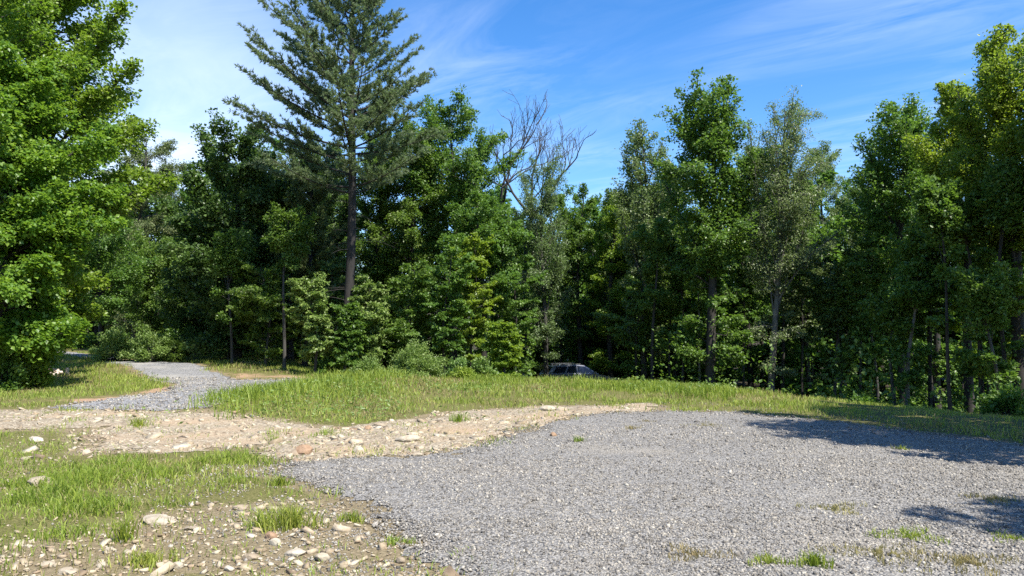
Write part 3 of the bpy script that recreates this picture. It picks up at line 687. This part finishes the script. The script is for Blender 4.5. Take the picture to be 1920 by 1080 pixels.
# slender bare poles in the shade
POLES = [(437, 31, 420, "grey_bark", "thin bare trunk rising from the dark end of the side road"), (535, 30, 380, "grey_bark", "thin pale stem beside the layered young maple"),
 (1222, 33, 400, "bark", "thin dark trunk under the open crowned tree"), (1312, 33, 430, "pale_bark", "thin pale stem touching the tallest maple trunk"), (1278, 34, 450, "grey_bark", "thin grey pole left of the tallest maple trunk"),
 (1463, 35, 330, "bark", "thin straight dark trunk beside the birch"), (1520, 36, 380, "bark", "thin dark trunk leaning right of the birch"),
 (1672, 25, 520, "grey_bark", "thinner grey pole left of the paired pale stems"), (1696, 24.5, 480, "pale_bark", "pale pole standing at the grass edge on the right"),
 (1775, 21.5, 330, "bark", "curved dark trunk leaning right at the grass edge"), (1738, 25, 420, "bark", "straight dark trunk left of the curved trunk"),
 (1835, 23, 360, "bark", "dark trunk right of the curved trunk"), (1862, 20.5, 500, "grey_bark", "slim grey stem at the far right grass edge"), (1880, 22, 300, "bark", "stout dark trunk at the far right"),
 (1915, 23, 380, "bark", "dark trunk against the right picture edge"), (1610, 30, 480, "bark", "dark trunk in the shade below the sky notch"), (1560, 31, 520, "grey_bark", "dim pole deep in the shade right of the birch base")]
for i, (px, Yd, top, bk, lab) in enumerate(POLES):
    tree(px, Yd, top, 34, top + 90, lab, (bk, "green"), 140 + i, "slender_tree", (.045, .06, .075)[i % 3], 6500, lsize=.13, nl=16, low=7, asp=.5, lean=(((i * 37) % 11 - 5) * .06, 0), bend=.2, group="slender trunks in the shade of the woods", cat="slender tree")

# ------------------------------------------------------------------ the tall white pine
def pine(seed, H, z_live, Lmax, r0, nb_step=.34, needles=95000, left_bias=.22, nl=.135, nw=.026, bare_twigs=26, tipz=None):
    rg = np.random.default_rng(seed); W = Wood()
    zz = np.linspace(-.3, H, 20); t = np.clip(zz / H, 0, 1)
    trunk = np.stack([.35 * t + .12 * np.sin(t * 6), .1 * np.sin(t * 4), zz], 1); rad = r0 * (1 - t) ** .75 + .012; rad[0] *= 1.35
    W.add(trunk, rad, 10)
    tr = lambda z: np.array([np.interp(z, zz, trunk[:, 0]), np.interp(z, zz, trunk[:, 1]), z])
    br = Wood(); tw = []
    z = z_live; az = 0.
    while z < H - .4:
        q = (z - z_live) / (H - z_live)
        for k in range(2 if rg.uniform() < .4 else 3):
            az += 2.39996 + rg.normal(0, .3)
            L = Lmax * (1 - q) ** .75 * rg.uniform(.72, 1.05) * (1 - left_bias * math.cos(az)) + .25
            if q < .12: L *= rg.uniform(.45, .85)
            el = R(13 + 42 * q ** .75) + rg.normal(0, .09)
            d = np.array([math.cos(az) * math.cos(el), math.sin(az) * math.cos(el), math.sin(el)])
            A = tr(z); tip = A + d * L; mid = A + d * L * .5 + np.array([0, 0, -.10 * L]); 
            c = bez(A, mid, tip, 7); rb = .012 + .0085 * L
            br.add(c, np.linspace(rb, rb * .2, 7), 5)
            lat = unit(np.cross(d, [0, 0, 1.])); n_s = int(7 + L * 4.2)
            for j in range(n_s):
                s = .22 + .78 * (j + rg.uniform(0, 1)) / n_s
                p = np.array([np.interp(s, np.linspace(0, 1, 7), c[:, i]) for i in range(3)])
                sg = 1 if j % 2 else -1; aa = rg.uniform(.45, .95)
                dd = unit(d * math.cos(aa) + lat * sg * math.sin(aa) + np.array([0, 0, rg.normal(.22, .22)]))
                ln = min(1.15, .22 * L + .25) * (1.2 - .75 * s) * rg.uniform(.6, 1.15)
                if s > .95: dd = unit(d + rg.normal(0, .12, 3)); ln *= 1.4
                br.add(np.stack([p, p + dd * ln]), [.008, .003], 3); tw.append((p, dd, ln))
        z += nb_step * rg.uniform(.6, 1.4)
    for k in range(bare_twigs):  # short dead twigs below the live crown
        z0 = rg.uniform(z_live * .35, z_live * 1.0); a = rg.uniform(0, 6.28); L = rg.uniform(.5, 1.9)
        A = tr(z0); d = np.array([math.cos(a), math.sin(a), rg.normal(-.05, .15)])
        br.add(bez(A, A + d * L * .5 + [0, 0, .08], A + d * L - [0, 0, .12 * L], 5), np.linspace(.018, .004, 5), 4)
        for m_ in range(3):
            s = rg.uniform(.4, 1); p = A + d * L * s; e = unit(d + rg.normal(0, .6, 3)) * rg.uniform(.2, .5); br.add(np.stack([p, p + e]), [.007, .002], 3)
    P = np.array([a for a, b, c in tw]); D = np.array([b for a, b, c in tw]); Ln = np.array([c for a, b, c in tw])
    idx = rg.choice(len(Ln), needles // 7, p=Ln / Ln.sum()); tt = rg.uniform(.1, 1.03, len(idx))
    tp = P[idx] + D[idx] * (tt * Ln[idx])[:, None] + rg.normal(0, .035, (len(idx), 3))
    tp = np.repeat(tp, 7, 0); td = np.repeat(D[idx], 7, 0)
    dirs = unit(td * .75 + rg.normal(0, .55, td.shape) + np.array([0, 0, .28])); n = len(tp)
    Nn = rg.normal(0, 1, (n, 3)); L_ = nl * rg.uniform(.7, 1.25, n)
    return W, br, leaf_arrays(tp, dirs, Nn, L_, np.full(n, nw), .05, .0)
def plant_pine(name, px, Yd, arr, label, lm="needle"):
    W, br, (V, f) = arr; X = xat(px, Yd); e = empty(name, (X, Yd, float(hgt(X, Yd))), 0, label, "pine tree")
    obj("trunk", W.mesh("trunk", M["pine_bark"]), e); obj("branches", br.mesh("branches", M["pine_bark"]), e); obj("needles", np_mesh("needles", V, [f], M[lm]), e)
PY = 29.5
zg = float(hgt(xat(648, PY), PY))
plant_pine("pine_tree", 646, PY, pine(5, zat(-170, PY) - zg, zat(362, PY) - zg, 5.35, .205, needles=160000, nw=.034, nl=.15), "tall white pine with long upswept boughs standing above all other trees")
zg = float(hgt(xat(575, 33), 33))
plant_pine("young_pine_tree", 572, 33, pine(8, zat(300, 33) - zg, zat(560, 33) - zg, 2.4, .12, .36, 60000, 0, bare_twigs=8), "smaller dim pine with drooping boughs below the tall pine's left side", "hemlock")

# ------------------------------------------------------------------ dead bare trees
def dead_tree(px0, px1, Yd, py1, label, seed, forks):
    rg = np.random.default_rng(seed); X = xat(px0, Yd); z0 = float(hgt(X, Yd)); W = Wood()
    H = zat(py1, Yd) - z0; dx = xat(px1, Yd) - X
    def grow(p, d, L, r, lev):
        n = 6; pts = [p]; dd = d.copy()
        for k in range(n):
            dd = unit(dd + rg.normal(0, .12, 3) + np.array([0, 0, .04])); pts.append(pts[-1] + dd * L / n)
        pts = np.array(pts); W.add(pts, np.linspace(r, max(r * .55, .008), n + 1), 6 if lev < 2 else 4)
        if lev >= 5 or L < .28: return
        kids = 2 if lev < 1 else 3
        for j in range(kids):
            s = 1.0 if j == 0 else rg.uniform(.35, .95); i = int(s * n); q = pts[i]
            ax = unit(rg.normal(0, 1, 3)); nd = unit(dd + np.cross(dd, ax) * rg.uniform(.45, 1.05) + np.array([0, 0, .10]))
            grow(q, nd, L * rg.uniform(.55, .78), max(r * (.64 if j == 0 else .46), .008), lev + 1)
    # main stem
    t = np.linspace(0, 1, 12); hh = H * .64
    pts = np.stack([dx * .75 * t ** 1.6 + .12 * np.sin(t * 9 + seed), .1 * np.sin(t * 7), hh * t - .3], 1)
    W.add(pts, np.linspace(.21, .10, 12), 8)
    top = pts[-1]; lead = unit(np.array([dx * .35, 0, H * .32]))
    for a in range(3):
        grow(top, unit(lead + np.array([(-.75, .05, .85)[a], rg.normal(0, .25), .0])), H * (.17, .19, .16)[a], .095, 1)
    for s in forks:
        i = int(s * 11); sg = 1 if rg.uniform() < .5 else -1
        grow(pts[i], unit(np.array([sg * 1.0, rg.normal(0, .3), .45])), H * .10, .045, 2)
    e = empty("dead_tree", (X, Yd, z0), 0, label, "dead tree", "bare dead trees"); obj("trunk", W.mesh("trunk", M["dead_bark"]), e)
dead_tree(946, 940, 43, 180, "left bare dead tree with upright forked grey limbs", 3, (.6, .75, .85, .93))
dead_tree(976, 1002, 42, 212, "right bare dead tree leaning right with spreading twigs", 4, (.62, .72, .85, .92))

# ------------------------------------------------------------------ shrubs
def shrub(px, py, Yd, wpx, hpx, label, mat, seed, leaves=7000, ls=.085, name="shrub", lw=.55, bottom=None):
    rg = np.random.default_rng(seed); X = xat(px, Yd); z = float(hgt(X, Yd)); Rr = wpx / F * Yd * .5; H = hpx / F * Yd; W = Wood(); P = []; D = []
    ns = int(26 + Rr * 14)
    for k in range(ns):
        a = rg.uniform(0, 6.28); q = math.sqrt(rg.uniform(0, 1)); cth = rg.uniform(.05, 1)
        s = math.sqrt(1 - cth * cth); rr = rg.uniform(.72, 1.06)
        tip = np.array([math.cos(a) * s * Rr * rr, math.sin(a) * s * Rr * rr * .85, max(cth * H * rr, .12)])
        b = np.array([math.cos(a) * Rr * .12, math.sin(a) * Rr * .12, -.05]); c = bez(b, np.array([tip[0] * .35, tip[1] * .35, tip[2] * .75]), tip, 5)
        W.add(c, np.linspace(.014, .004, 5), 4)
        n = leaves // ns; t = rg.uniform(.4, 1.04, n) ** .7; i = np.clip(t * 4, 0, 3.99); i0 = i.astype(int)
        p = c[i0] + (c[i0 + 1] - c[i0]) * (i - i0)[:, None] + rg.normal(0, .085 * (.6 + .4 * Rr), (n, 3)); P.append(p)
        D.append(np.repeat(unit(tip - c[2])[None], n, 0))
    P = np.concatenate(P); P[:, 2] = np.maximum(P[:, 2], .02); D = np.concatenate(D) + rg.normal(0, .6, (len(P), 3)); n = len(P)
    N_ = rg.normal(0, .5, (n, 3)) + unit(P) * .4 + [0, 0, .7]; L = ls * rg.uniform(.6, 1.3, n)
    V, f = leaf_arrays(P, D, N_, L, L * lw)
    e = empty(name, (X, Yd, z), 0, label, "shrub", "shrubs along the grass edge"); obj("stems", W.mesh("stems", M["bark"]), e); obj("foliage", np_mesh("foliage", V, [f], M[mat]), e)
SH = [(782, 0, 24.6, 112, 72, "round dense green bush in the middle of the grass edge", "shrub", 12000, .07),
 (215, 0, 33, 90, 62, "left of the two roadside shrubs at the woods", "shrub", 8000, .09), (285, 0, 32.5, 84, 72, "right taller roadside shrub beside the dark woods", "shrub", 8000, .09),
 (330, 0, 33, 60, 50, "shaded low shrub right of the two roadside shrubs", "green", 5000, .09),
 (690, 0, 26, 66, 44, "loose weedy shrub left of the round bush", "shrub", 4500, .07), (858, 0, 26.5, 44, 40, "small light shrub just right of the round bush", "shrub", 3500, .08),
 (905, 0, 27, 44, 38, "spiky leaved small shrub left of the bright sapling", "shrub", 3000, .1), (1185, 0, 26.5, 30, 12, "low leafy weed clump on the crest right of the car", "grass", 1500, .09),
 (872, 0, 25.5, 46, 20, "low broad leaved weed clump in grass right of the round bush", "lush", 2200, .09),
 (72, 0, 21.5, 62, 54, "bright yellow green shrub under the low maple", "lime", 2600, .11), (8, 0, 20.6, 84, 74, "dark leafy shrub at the foot of the low maple", "green", 4200, .12),
 (620, 0, 28.5, 70, 40, "shaded shrub below the feathery sapling", "green", 4000, .085), (1400, 0, 27.5, 30, 22, "pale leaved small plant at the foot of the birch", "shrub", 900, .1),
 (1530, 0, 24, 46, 24, "low fern clump at the dark forest foot right of the birch", "shrub", 1400, .1), (1610, 0, 22, 60, 26, "low shaded plants on the forest foot before the grey poles", "green", 1800, .09), (1880, 0, 17.5, 90, 60, "shaded leafy shrub at the far right forest foot", "green", 3200, .09)]
for i, s in enumerate(SH): shrub(s[0], 0, s[2], s[3], s[4], s[5], s[6], 400 + i, s[7], s[8])

# ------------------------------------------------------------------ woods behind the edge: one mass
rg = np.random.default_rng(55); Wd = Wood(); VV = []; FF = []; off = 0
spots = []
for k in range(90):
    u = rg.uniform(-1.0, 1.0); yd = rg.uniform(43, 66) if u < .35 else rg.uniform(33, 56)
    if u < -.45: yd = rg.uniform(46, 66)
    spots.append((u * yd, yd, rg.uniform(9.5, 13.5) * (yd / 46) ** .55))
for k in range(46):   # deep shade layer close behind the edge
    u = rg.uniform(-.42, .85); yd = np.interp(u, [-.42, .1, .4, .85], [38, 42, 36, 26]) + rg.uniform(0, 5); spots.append((u * yd, yd, rg.uniform(4, 7.5)))
for k in range(34):
    u = rg.uniform(-1.0, -.36); yd = rg.uniform(50, 58); spots.append((u * yd, yd, rg.uniform(5, 8)))
spots = [(a, b if not (.0 < a / b < .19 and b < 49) else b + 8, c) for a, b, c in spots]
for i, (sx, sy, H) in enumerate(spots):
    W, (V, f) = broadleaf(700 + i, H, H * (.10 if i >= 90 else .16), H * .2, nl=26, leaves=8000 if i < 90 else 5200, lsize=.24 if i < 90 else .2, r0=.12, low=6, asp=.3)
    o_ = np.array([sx, sy, float(hgt(sx, sy))])
    for v, ff in zip(W.V, W.F): pass
    Wd.V.append(np.concatenate(W.V) + o_); Wd.F.append(np.concatenate(W.F) + Wd.n); Wd.n += W.n
    VV.append(V + o_); FF.append(f + off); off += len(V)
wd = tag(obj("woodland", np_mesh("woodland", np.concatenate(VV), [np.concatenate(FF)], M["green"])), "deep dim woods behind the trees of the edge", None, None, "stuff")
tag(obj("woodland_trunks", Wd.mesh("woodland_trunks", M["bark"])), "crowded trunks and boughs of the deep woods", None, None, "stuff")
# low growth on the forest floor
n = 30000; u = rg.uniform(-.5, .85, n); cy = np.interp(u, CA, CY); y = cy + rg.uniform(6.5, 20, n); x = u * y
k = fbm(x * .5, y * .5, 12) > .42; k &= ~((x / y > .03) & (x / y < .16) & (y < 47)); x, y = x[k], y[k]; n = len(x)
P = np.stack([x, y, hgt(x, y) + rg.uniform(.05, 1, n) ** 1.5 * np.where(fbm(x * .8, y * .8, 88) > .5, 2.6, .8)], 1); D = rg.normal(0, 1, (n, 3)); N_ = rg.normal(0, .4, (n, 3)) + [0, 0, 1]
L = .16 * rg.uniform(.6, 1.3, n); V, f = leaf_arrays(P, D, N_, L, L * .7)
tag(obj("forest_undergrowth", np_mesh("forest_undergrowth", V, [f], M["green"])), "low leafy growth on the shaded forest floor", None, None, "stuff")

# ------------------------------------------------------------------ heap of pale pieces under the low maple
hx, hy = gp(88, 705)
rg = random.Random(4)
for i in range(24):
    bm = bmesh.new(); L = rg.uniform(.12, .26); w = rg.uniform(.05, .09)
    bmesh.ops.create_cone(bm, segments=rg.choice((5, 6, 7)), radius1=w, radius2=w * rg.uniform(.7, 1), depth=L, cap_ends=True)
    for v in bm.verts: v.co += Vector((rg.gauss(0, .008), rg.gauss(0, .008), rg.gauss(0, .02)))
    bmesh.ops.bevel(bm, geom=bm.edges[:], offset=.008, segments=1, affect="EDGES")
    q = i / 24; rx = rg.uniform(-.42, .42); lay = .28 * max(0, 1 - abs(rx) / .5) * rg.uniform(0.1, 1)
    X_ = hx + rx; Y_ = hy + rg.uniform(-.3, .25)
    o = bm_obj("wood_chunk", bm, M["wood_pale"], None, False, (X_, Y_, float(hgt(X_, Y_)) + .05 + lay))
    o.rotation_euler = (rg.uniform(1.1, 1.9), rg.uniform(-.4, .4), rg.uniform(-1.2, 1.2))
    tag(o, "pale weathered chunk in the heap under the low maple", "wood chunk", "pale chunks heaped under the low maple")
cx, cy = gp(126, 702)
bm = bmesh.new(); bmesh.ops.create_cone(bm, segments=7, radius1=.075, radius2=.055, depth=.26, cap_ends=True)
for v in bm.verts: v.co += Vector((rg.gauss(0, .01), rg.gauss(0, .01), rg.gauss(0, .015)))
bmesh.ops.bevel(bm, geom=bm.edges[:], offset=.008, segments=1, affect="EDGES")
tag(bm_obj("tree_stump", bm, M["wood_pale"], None, False, (cx, cy, float(hgt(cx, cy)) + .1)), "small pale upright stump in grass right of the heap", "stump")

# ------------------------------------------------------------------ parked car beyond the crest
def box_bm(bm, x0, x1, y0, y1, z0, z1, bev=.0):
    r = bmesh.ops.create_cube(bm, size=1); vs = r["verts"]
    for v in vs: v.co = Vector(((x0 + x1) / 2 + v.co.x * (x1 - x0), (y0 + y1) / 2 + v.co.y * (y1 - y0), (z0 + z1) / 2 + v.co.z * (z1 - z0)))
    if bev:
        es = list({e for v in vs for e in v.link_edges}); bmesh.ops.bevel(bm, geom=es, offset=bev, segments=2, affect="EDGES")
def build_car(loc, rz):
    paint = simple_mat("car_paint", (.20, .205, .235), .22, .4, 1.0); glass = simple_mat("car_glass", (.010, .014, .026), .06, 0, 0, .6)
    rub = simple_mat("tyre_rubber", (.02, .02, .02), .85); rimm = simple_mat("wheel_rim", (.45, .45, .46), .35, .9); redm = simple_mat("tail_lamp", (.22, .012, .012), .2, 0, .5); blk = simple_mat("black_trim", (.02, .02, .022), .6); lampm = simple_mat("head_lamp", (.6, .62, .65), .1, 0, .5)
    car = empty("parked_car", loc, rz, "dark grey parked car at the woods' edge, half hidden behind the grassy crest", "car")
    # side outlines, nose towards +x
    low = [(-2.12, .34), (-2.18, .62), (-2.14, .90), (-2.02, 1.0), (-1.0, 1.0), (.2, .99), (.95, .96), (1.55, .86), (2.02, .72), (2.14, .55), (2.12, .32)]
    arch = lambda cx: [(cx + .36 * math.cos(a), .32 + .36 * math.sin(a)) for a in np.linspace(0, PI, 9)]
    out = low + [(1.69, .26)] + arch(1.32)[::1] + [(.92, .24), (-.9, .24)] + arch(-1.32) + [(-1.7, .26)]
    bm = bmesh.new(); rows = []
    for yy, k in ((-.86, 0), (-.80, 0), (.80, 0), (.86, 0)):
        s = .985 if abs(yy) > .83 else 1.0
        rows.append([bm.verts.new((px * s, yy, (pz - .6) * s + .6)) for px, pz in out])
    for a, b in zip(rows, rows[1:]):
        for i in range(len(out)):
            j = (i + 1) % len(out); bm.faces.new((a[i], a[j], b[j], b[i]))
    bm.faces.new(rows[0]); bm.faces.new(rows[-1][::-1])
    # greenhouse: belt ring to roof ring
    belt = [(-2.0, .99), (.98, .96)]; roof = [(-1.55, 1.46), (-1.2, 1.50), (-.4, 1.515), (.12, 1.475)]
    wb, wr = .80, .60
    rb = [bm.verts.new(p) for p in ((-2.03, -wb, .985), (-1.0, -wb, .99), (.2, -wb, .98), (1.02, -wb, .95), (1.02, wb, .95), (.2, wb, .98), (-1.0, wb, .99), (-2.03, wb, .985))]
    rt = [bm.verts.new(p) for p in ((-1.62, -wr, 1.45), (-.9, -wr, 1.505), (-.3, -wr, 1.51), (.2, -wr, 1.46), (.2, wr, 1.46), (-.3, wr, 1.51), (-.9, wr, 1.505), (-1.62, wr, 1.45))]
    for i in range(8):
        j = (i + 1) % 8; bm.faces.new((rb[i], rb[j], rt[j], rt[i]))
    bm.faces.new((rt[0], rt[1], rt[6], rt[7])); bm.faces.new((rt[1], rt[2], rt[5], rt[6])); bm.faces.new((rt[2], rt[3], rt[4], rt[5]))
    bm_obj("body", bm, paint, car)
    def pane(name, pts, mat=glass):
        bm = bmesh.new(); v = [Vector(p) for p in pts]; nrm = (v[1] - v[0]).cross(v[2] - v[0]).normalized()
        c = sum(v, Vector()) / len(v)
        if nrm.dot(c - Vector((0, 0, .9))) < 0: nrm = -nrm
        a = [bm.verts.new(p - nrm * .006) for p in v]; b = [bm.verts.new(p + nrm * .008) for p in v]
        bm.faces.new(a); bm.faces.new(b)
        for i in range(len(v)): j = (i + 1) % len(v); bm.faces.new((a[i], a[j], b[j], b[i]))
        return bm_obj(name, bm, mat, car)
    for s in (-1, 1):
        side = lambda x, z: (x, s * (wb + (wr - wb) * (z - .985) / .50), z)
        pane("rear_side_window", [side(-1.72, 1.05), side(-1.02, 1.05), side(-.82, 1.40), side(-1.48, 1.38)])
        pane("rear_door_window", [side(-.93, 1.05), side(-.28, 1.05), side(-.30, 1.43), side(-.75, 1.41)])
        pane("front_door_window", [side(-.20, 1.05), side(.82, 1.03), side(.16, 1.40), side(-.22, 1.43)])
    pane("windscreen", [(.92, -.68, 1.0), (.92, .68, 1.0), (.27, .54, 1.41), (.27, -.54, 1.41)])
    pane("rear_window", [(-1.955, -.66, 1.06), (-1.955, .66, 1.06), (-1.68, .54, 1.38), (-1.68, -.54, 1.38)])
    for s in (-1, 1):
        for x0, x1 in ((-.92, -.26), (-.23, .80)):
            bm = bmesh.new(); box_bm(bm, x0, x1, s * .862 - .008, s * .862 + .008, .36, .92, .006); d = bm_obj("door", bm, paint, car)
            bm = bmesh.new(); box_bm(bm, x0 + .06, x0 + .22, s * .885 - .012, s * .885 + .012, .80, .835, .006); bm_obj("handle", bm, blk, d)
        bm = bmesh.new(); box_bm(bm, .62, .80, s * .95 - .09, s * .95 + .09, .98, 1.12, .03); bm_obj("wing_mirror", bm, paint, car)
        bm = bmesh.new(); box_bm(bm, -2.19, -1.98, s * .70 - .13, s * .70 + .165, .72, .95, .03); bm_obj("taillight", bm, redm, car)
        bm = bmesh.new(); box_bm(bm, 1.88, 2.10, s * .64 - .17, s * .64 + .2, .60, .74, .03); bm_obj("headlight", bm, lampm, car)
        bm = bmesh.new(); box_bm(bm, -1.45, .02, s * .55 - .02, s * .55 + .02, 1.525, 1.555, .008)
        for xx in (-1.35, -.65, -.08): box_bm(bm, xx - .03, xx + .03, s * .55 - .015, s * .55 + .015, 1.47, 1.53)
        bm_obj("roof_rail", bm, rimm, car)
        for cx in (-1.32, 1.32):
            w = obj("wheel", None, car, (cx, s * .76, .32)); 
            bm = bmesh.new(); bmesh.ops.create_cone(bm, segments=28, radius1=.32, radius2=.32, depth=.21, cap_ends=True); bmesh.ops.rotate(bm, verts=bm.verts, matrix=__import__("mathutils").Matrix.Rotation(PI / 2, 3, "X"))
            bmesh.ops.bevel(bm, geom=[e for e in bm.edges if len(e.link_faces) == 2 and any(len(f.verts) > 4 for f in e.link_faces)], offset=.03, segments=2, affect="EDGES"); bm_obj("tyre", bm, rub, w, True)
            bm = bmesh.new(); bmesh.ops.create_cone(bm, segments=24, radius1=.20, radius2=.17, depth=.03, cap_ends=True); bmesh.ops.rotate(bm, verts=bm.verts, matrix=__import__("mathutils").Matrix.Rotation(s * PI / 2, 3, "X")); bmesh.ops.translate(bm, verts=bm.verts, vec=(0, s * .115, 0)); bm_obj("rim", bm, rimm, w, True)
    bm = bmesh.new(); box_bm(bm, 2.05, 2.20, -.78, .78, .30, .48, .04); bm_obj("front_bumper", bm, paint, car)
    bm = bmesh.new(); box_bm(bm, -2.26, -2.1, -.80, .80, .32, .56, .04); bm_obj("rear_bumper", bm, paint, car)
    return car
CY_ = 43.0; CX_ = xat(1082, CY_)
build_car((CX_, CY_, zat(679, CY_) - 1.62), R(14))
print("car ground", hgt(CX_, CY_), zat(679, CY_) - 1.62)

# ------------------------------------------------------------------ sky and sun
SUN_AZ = R(-47); SUN_EL = R(57)      # azimuth measured from +x towards +y
w = bpy.data.worlds.new("World"); sc.world = w; w.use_nodes = True
nt = w.node_tree; nt.nodes.clear(); L = nt.links.new; N = lambda t, **k: mk(nt, t, k)
sky = N("ShaderNodeTexSky", sky_type="NISHITA", sun_disc=False, sun_elevation=SUN_EL, sun_rotation=PI / 2 - SUN_AZ, altitude=300., air_density=1.0, dust_density=.3, ozone_density=2.0)
hs = N("ShaderNodeHueSaturation", i_Hue=.506, i_Saturation=1.35, i_Value=1.17); L(sky.outputs[0], hs.inputs["Color"])
tc = N("ShaderNodeTexCoord"); sep = N("ShaderNodeSeparateXYZ"); L(tc.outputs["Generated"], sep.inputs[0])
zc = N("ShaderNodeMath", operation="MAXIMUM", i_1=.03); L(sep.outputs["Z"], zc.inputs[0])
du = N("ShaderNodeMath", operation="DIVIDE"); L(sep.outputs["X"], du.inputs[0]); L(zc.outputs[0], du.inputs[1])
dv = N("ShaderNodeMath", operation="DIVIDE"); L(sep.outputs["Y"], dv.inputs[0]); L(zc.outputs[0], dv.inputs[1])
cb = N("ShaderNodeCombineXYZ"); L(du.outputs[0], cb.inputs[0]); L(dv.outputs[0], cb.inputs[1])
def mapped(sx, sy, rot, off=(0, 0)):
    mp = N("ShaderNodeMapping"); mp.vector_type = "POINT"; mp.inputs["Rotation"].default_value = (0, 0, rot); mp.inputs["Location"].default_value = (*off, 0)
    L(cb.outputs[0], mp.inputs[0]); m2 = N("ShaderNodeMapping"); m2.inputs["Scale"].default_value = (sx, sy, 1); L(mp.outputs[0], m2.inputs[0]); return m2.outputs[0]
def math_(op, a, b=None, c=None):
    n = N("ShaderNodeMath", operation=op)
    for i, v in enumerate((a, b, c)):
        if v is None: continue
        if hasattr(v, "is_linked"): L(v, n.inputs[i])
        else: n.inputs[i].default_value = v
    return n.outputs[0]
n1 = N("ShaderNodeTexNoise", i_Scale=1.0, i_Detail=10.0, i_Roughness=.64, i_Distortion=.9); L(mapped(.9, 2.3, R(45)), n1.inputs["Vector"])
n2 = N("ShaderNodeTexNoise", i_Scale=1.0, i_Detail=3.0, i_Roughness=.5); L(mapped(.45, .8, R(45), (3.1, 1.7)), n2.inputs["Vector"])
streak = N("ShaderNodeMapRange", i_1=.42, i_2=.82); L(n1.outputs["Fac"], streak.inputs[0])
broad = N("ShaderNodeMapRange", i_1=.36, i_2=.66); L(n2.outputs["Fac"], broad.inputs[0])
cir = math_("MULTIPLY", streak.outputs[0], broad.outputs[0])
# pale veil low at the left
ds = N("ShaderNodeVectorMath", operation="DISTANCE"); L(tc.outputs["Generated"], ds.inputs[0])
dv_ = Vector((-.47, 1.0, .28)).normalized(); ds.inputs[1].default_value = dv_
veil = N("ShaderNodeMapRange", i_1=.30, i_2=.02, interpolation_type="SMOOTHSTEP"); L(ds.outputs["Value"], veil.inputs[0])
n3 = N("ShaderNodeTexNoise", i_Scale=1.0, i_Detail=5.0); L(mapped(.5, 1.1, R(70), (9, 2)), n3.inputs["Vector"])
vv = math_("MULTIPLY", veil.outputs[0], math_("MULTIPLY_ADD", n3.outputs["Fac"], 1.3, .0))
cl = N("ShaderNodeClamp"); L(math_("ADD", math_("MULTIPLY", cir, .46), math_("MULTIPLY", vv, .68)), cl.inputs[0])
mixed = mixc(nt, hs.outputs["Color"], (6.6, 7.2, 8.0), cl.outputs[0])
bg = N("ShaderNodeBackground", i_Strength=.105); L(mixed, bg.inputs["Color"])
ow = N("ShaderNodeOutputWorld"); L(bg.outputs[0], ow.inputs[0])
sl = bpy.data.lights.new("sun", "SUN"); sl.energy = 5.0; sl.angle = R(.53); sl.color = (1.0, .95, .86)
so = bpy.data.objects.new("sun", sl); col.objects.link(so); so.location = (30, 10, 40)
dvec = Vector((math.cos(SUN_EL) * math.cos(SUN_AZ), math.cos(SUN_EL) * math.sin(SUN_AZ), math.sin(SUN_EL)))
so.rotation_euler = dvec.to_track_quat("Z", "Y").to_euler()

sc.view_settings.view_transform = "Standard"; sc.view_settings.look = "None"; sc.view_settings.exposure = 1.05; sc.view_settings.gamma = 1; sc.view_settings.use_curve_mapping = False
sc.cycles.max_bounces = 7; sc.cycles.diffuse_bounces = 4; sc.cycles.glossy_bounces = 2; sc.cycles.transmission_bounces = 5; sc.cycles.caustics_reflective = False; sc.cycles.caustics_refractive = False
sc.cycles.use_denoising = False
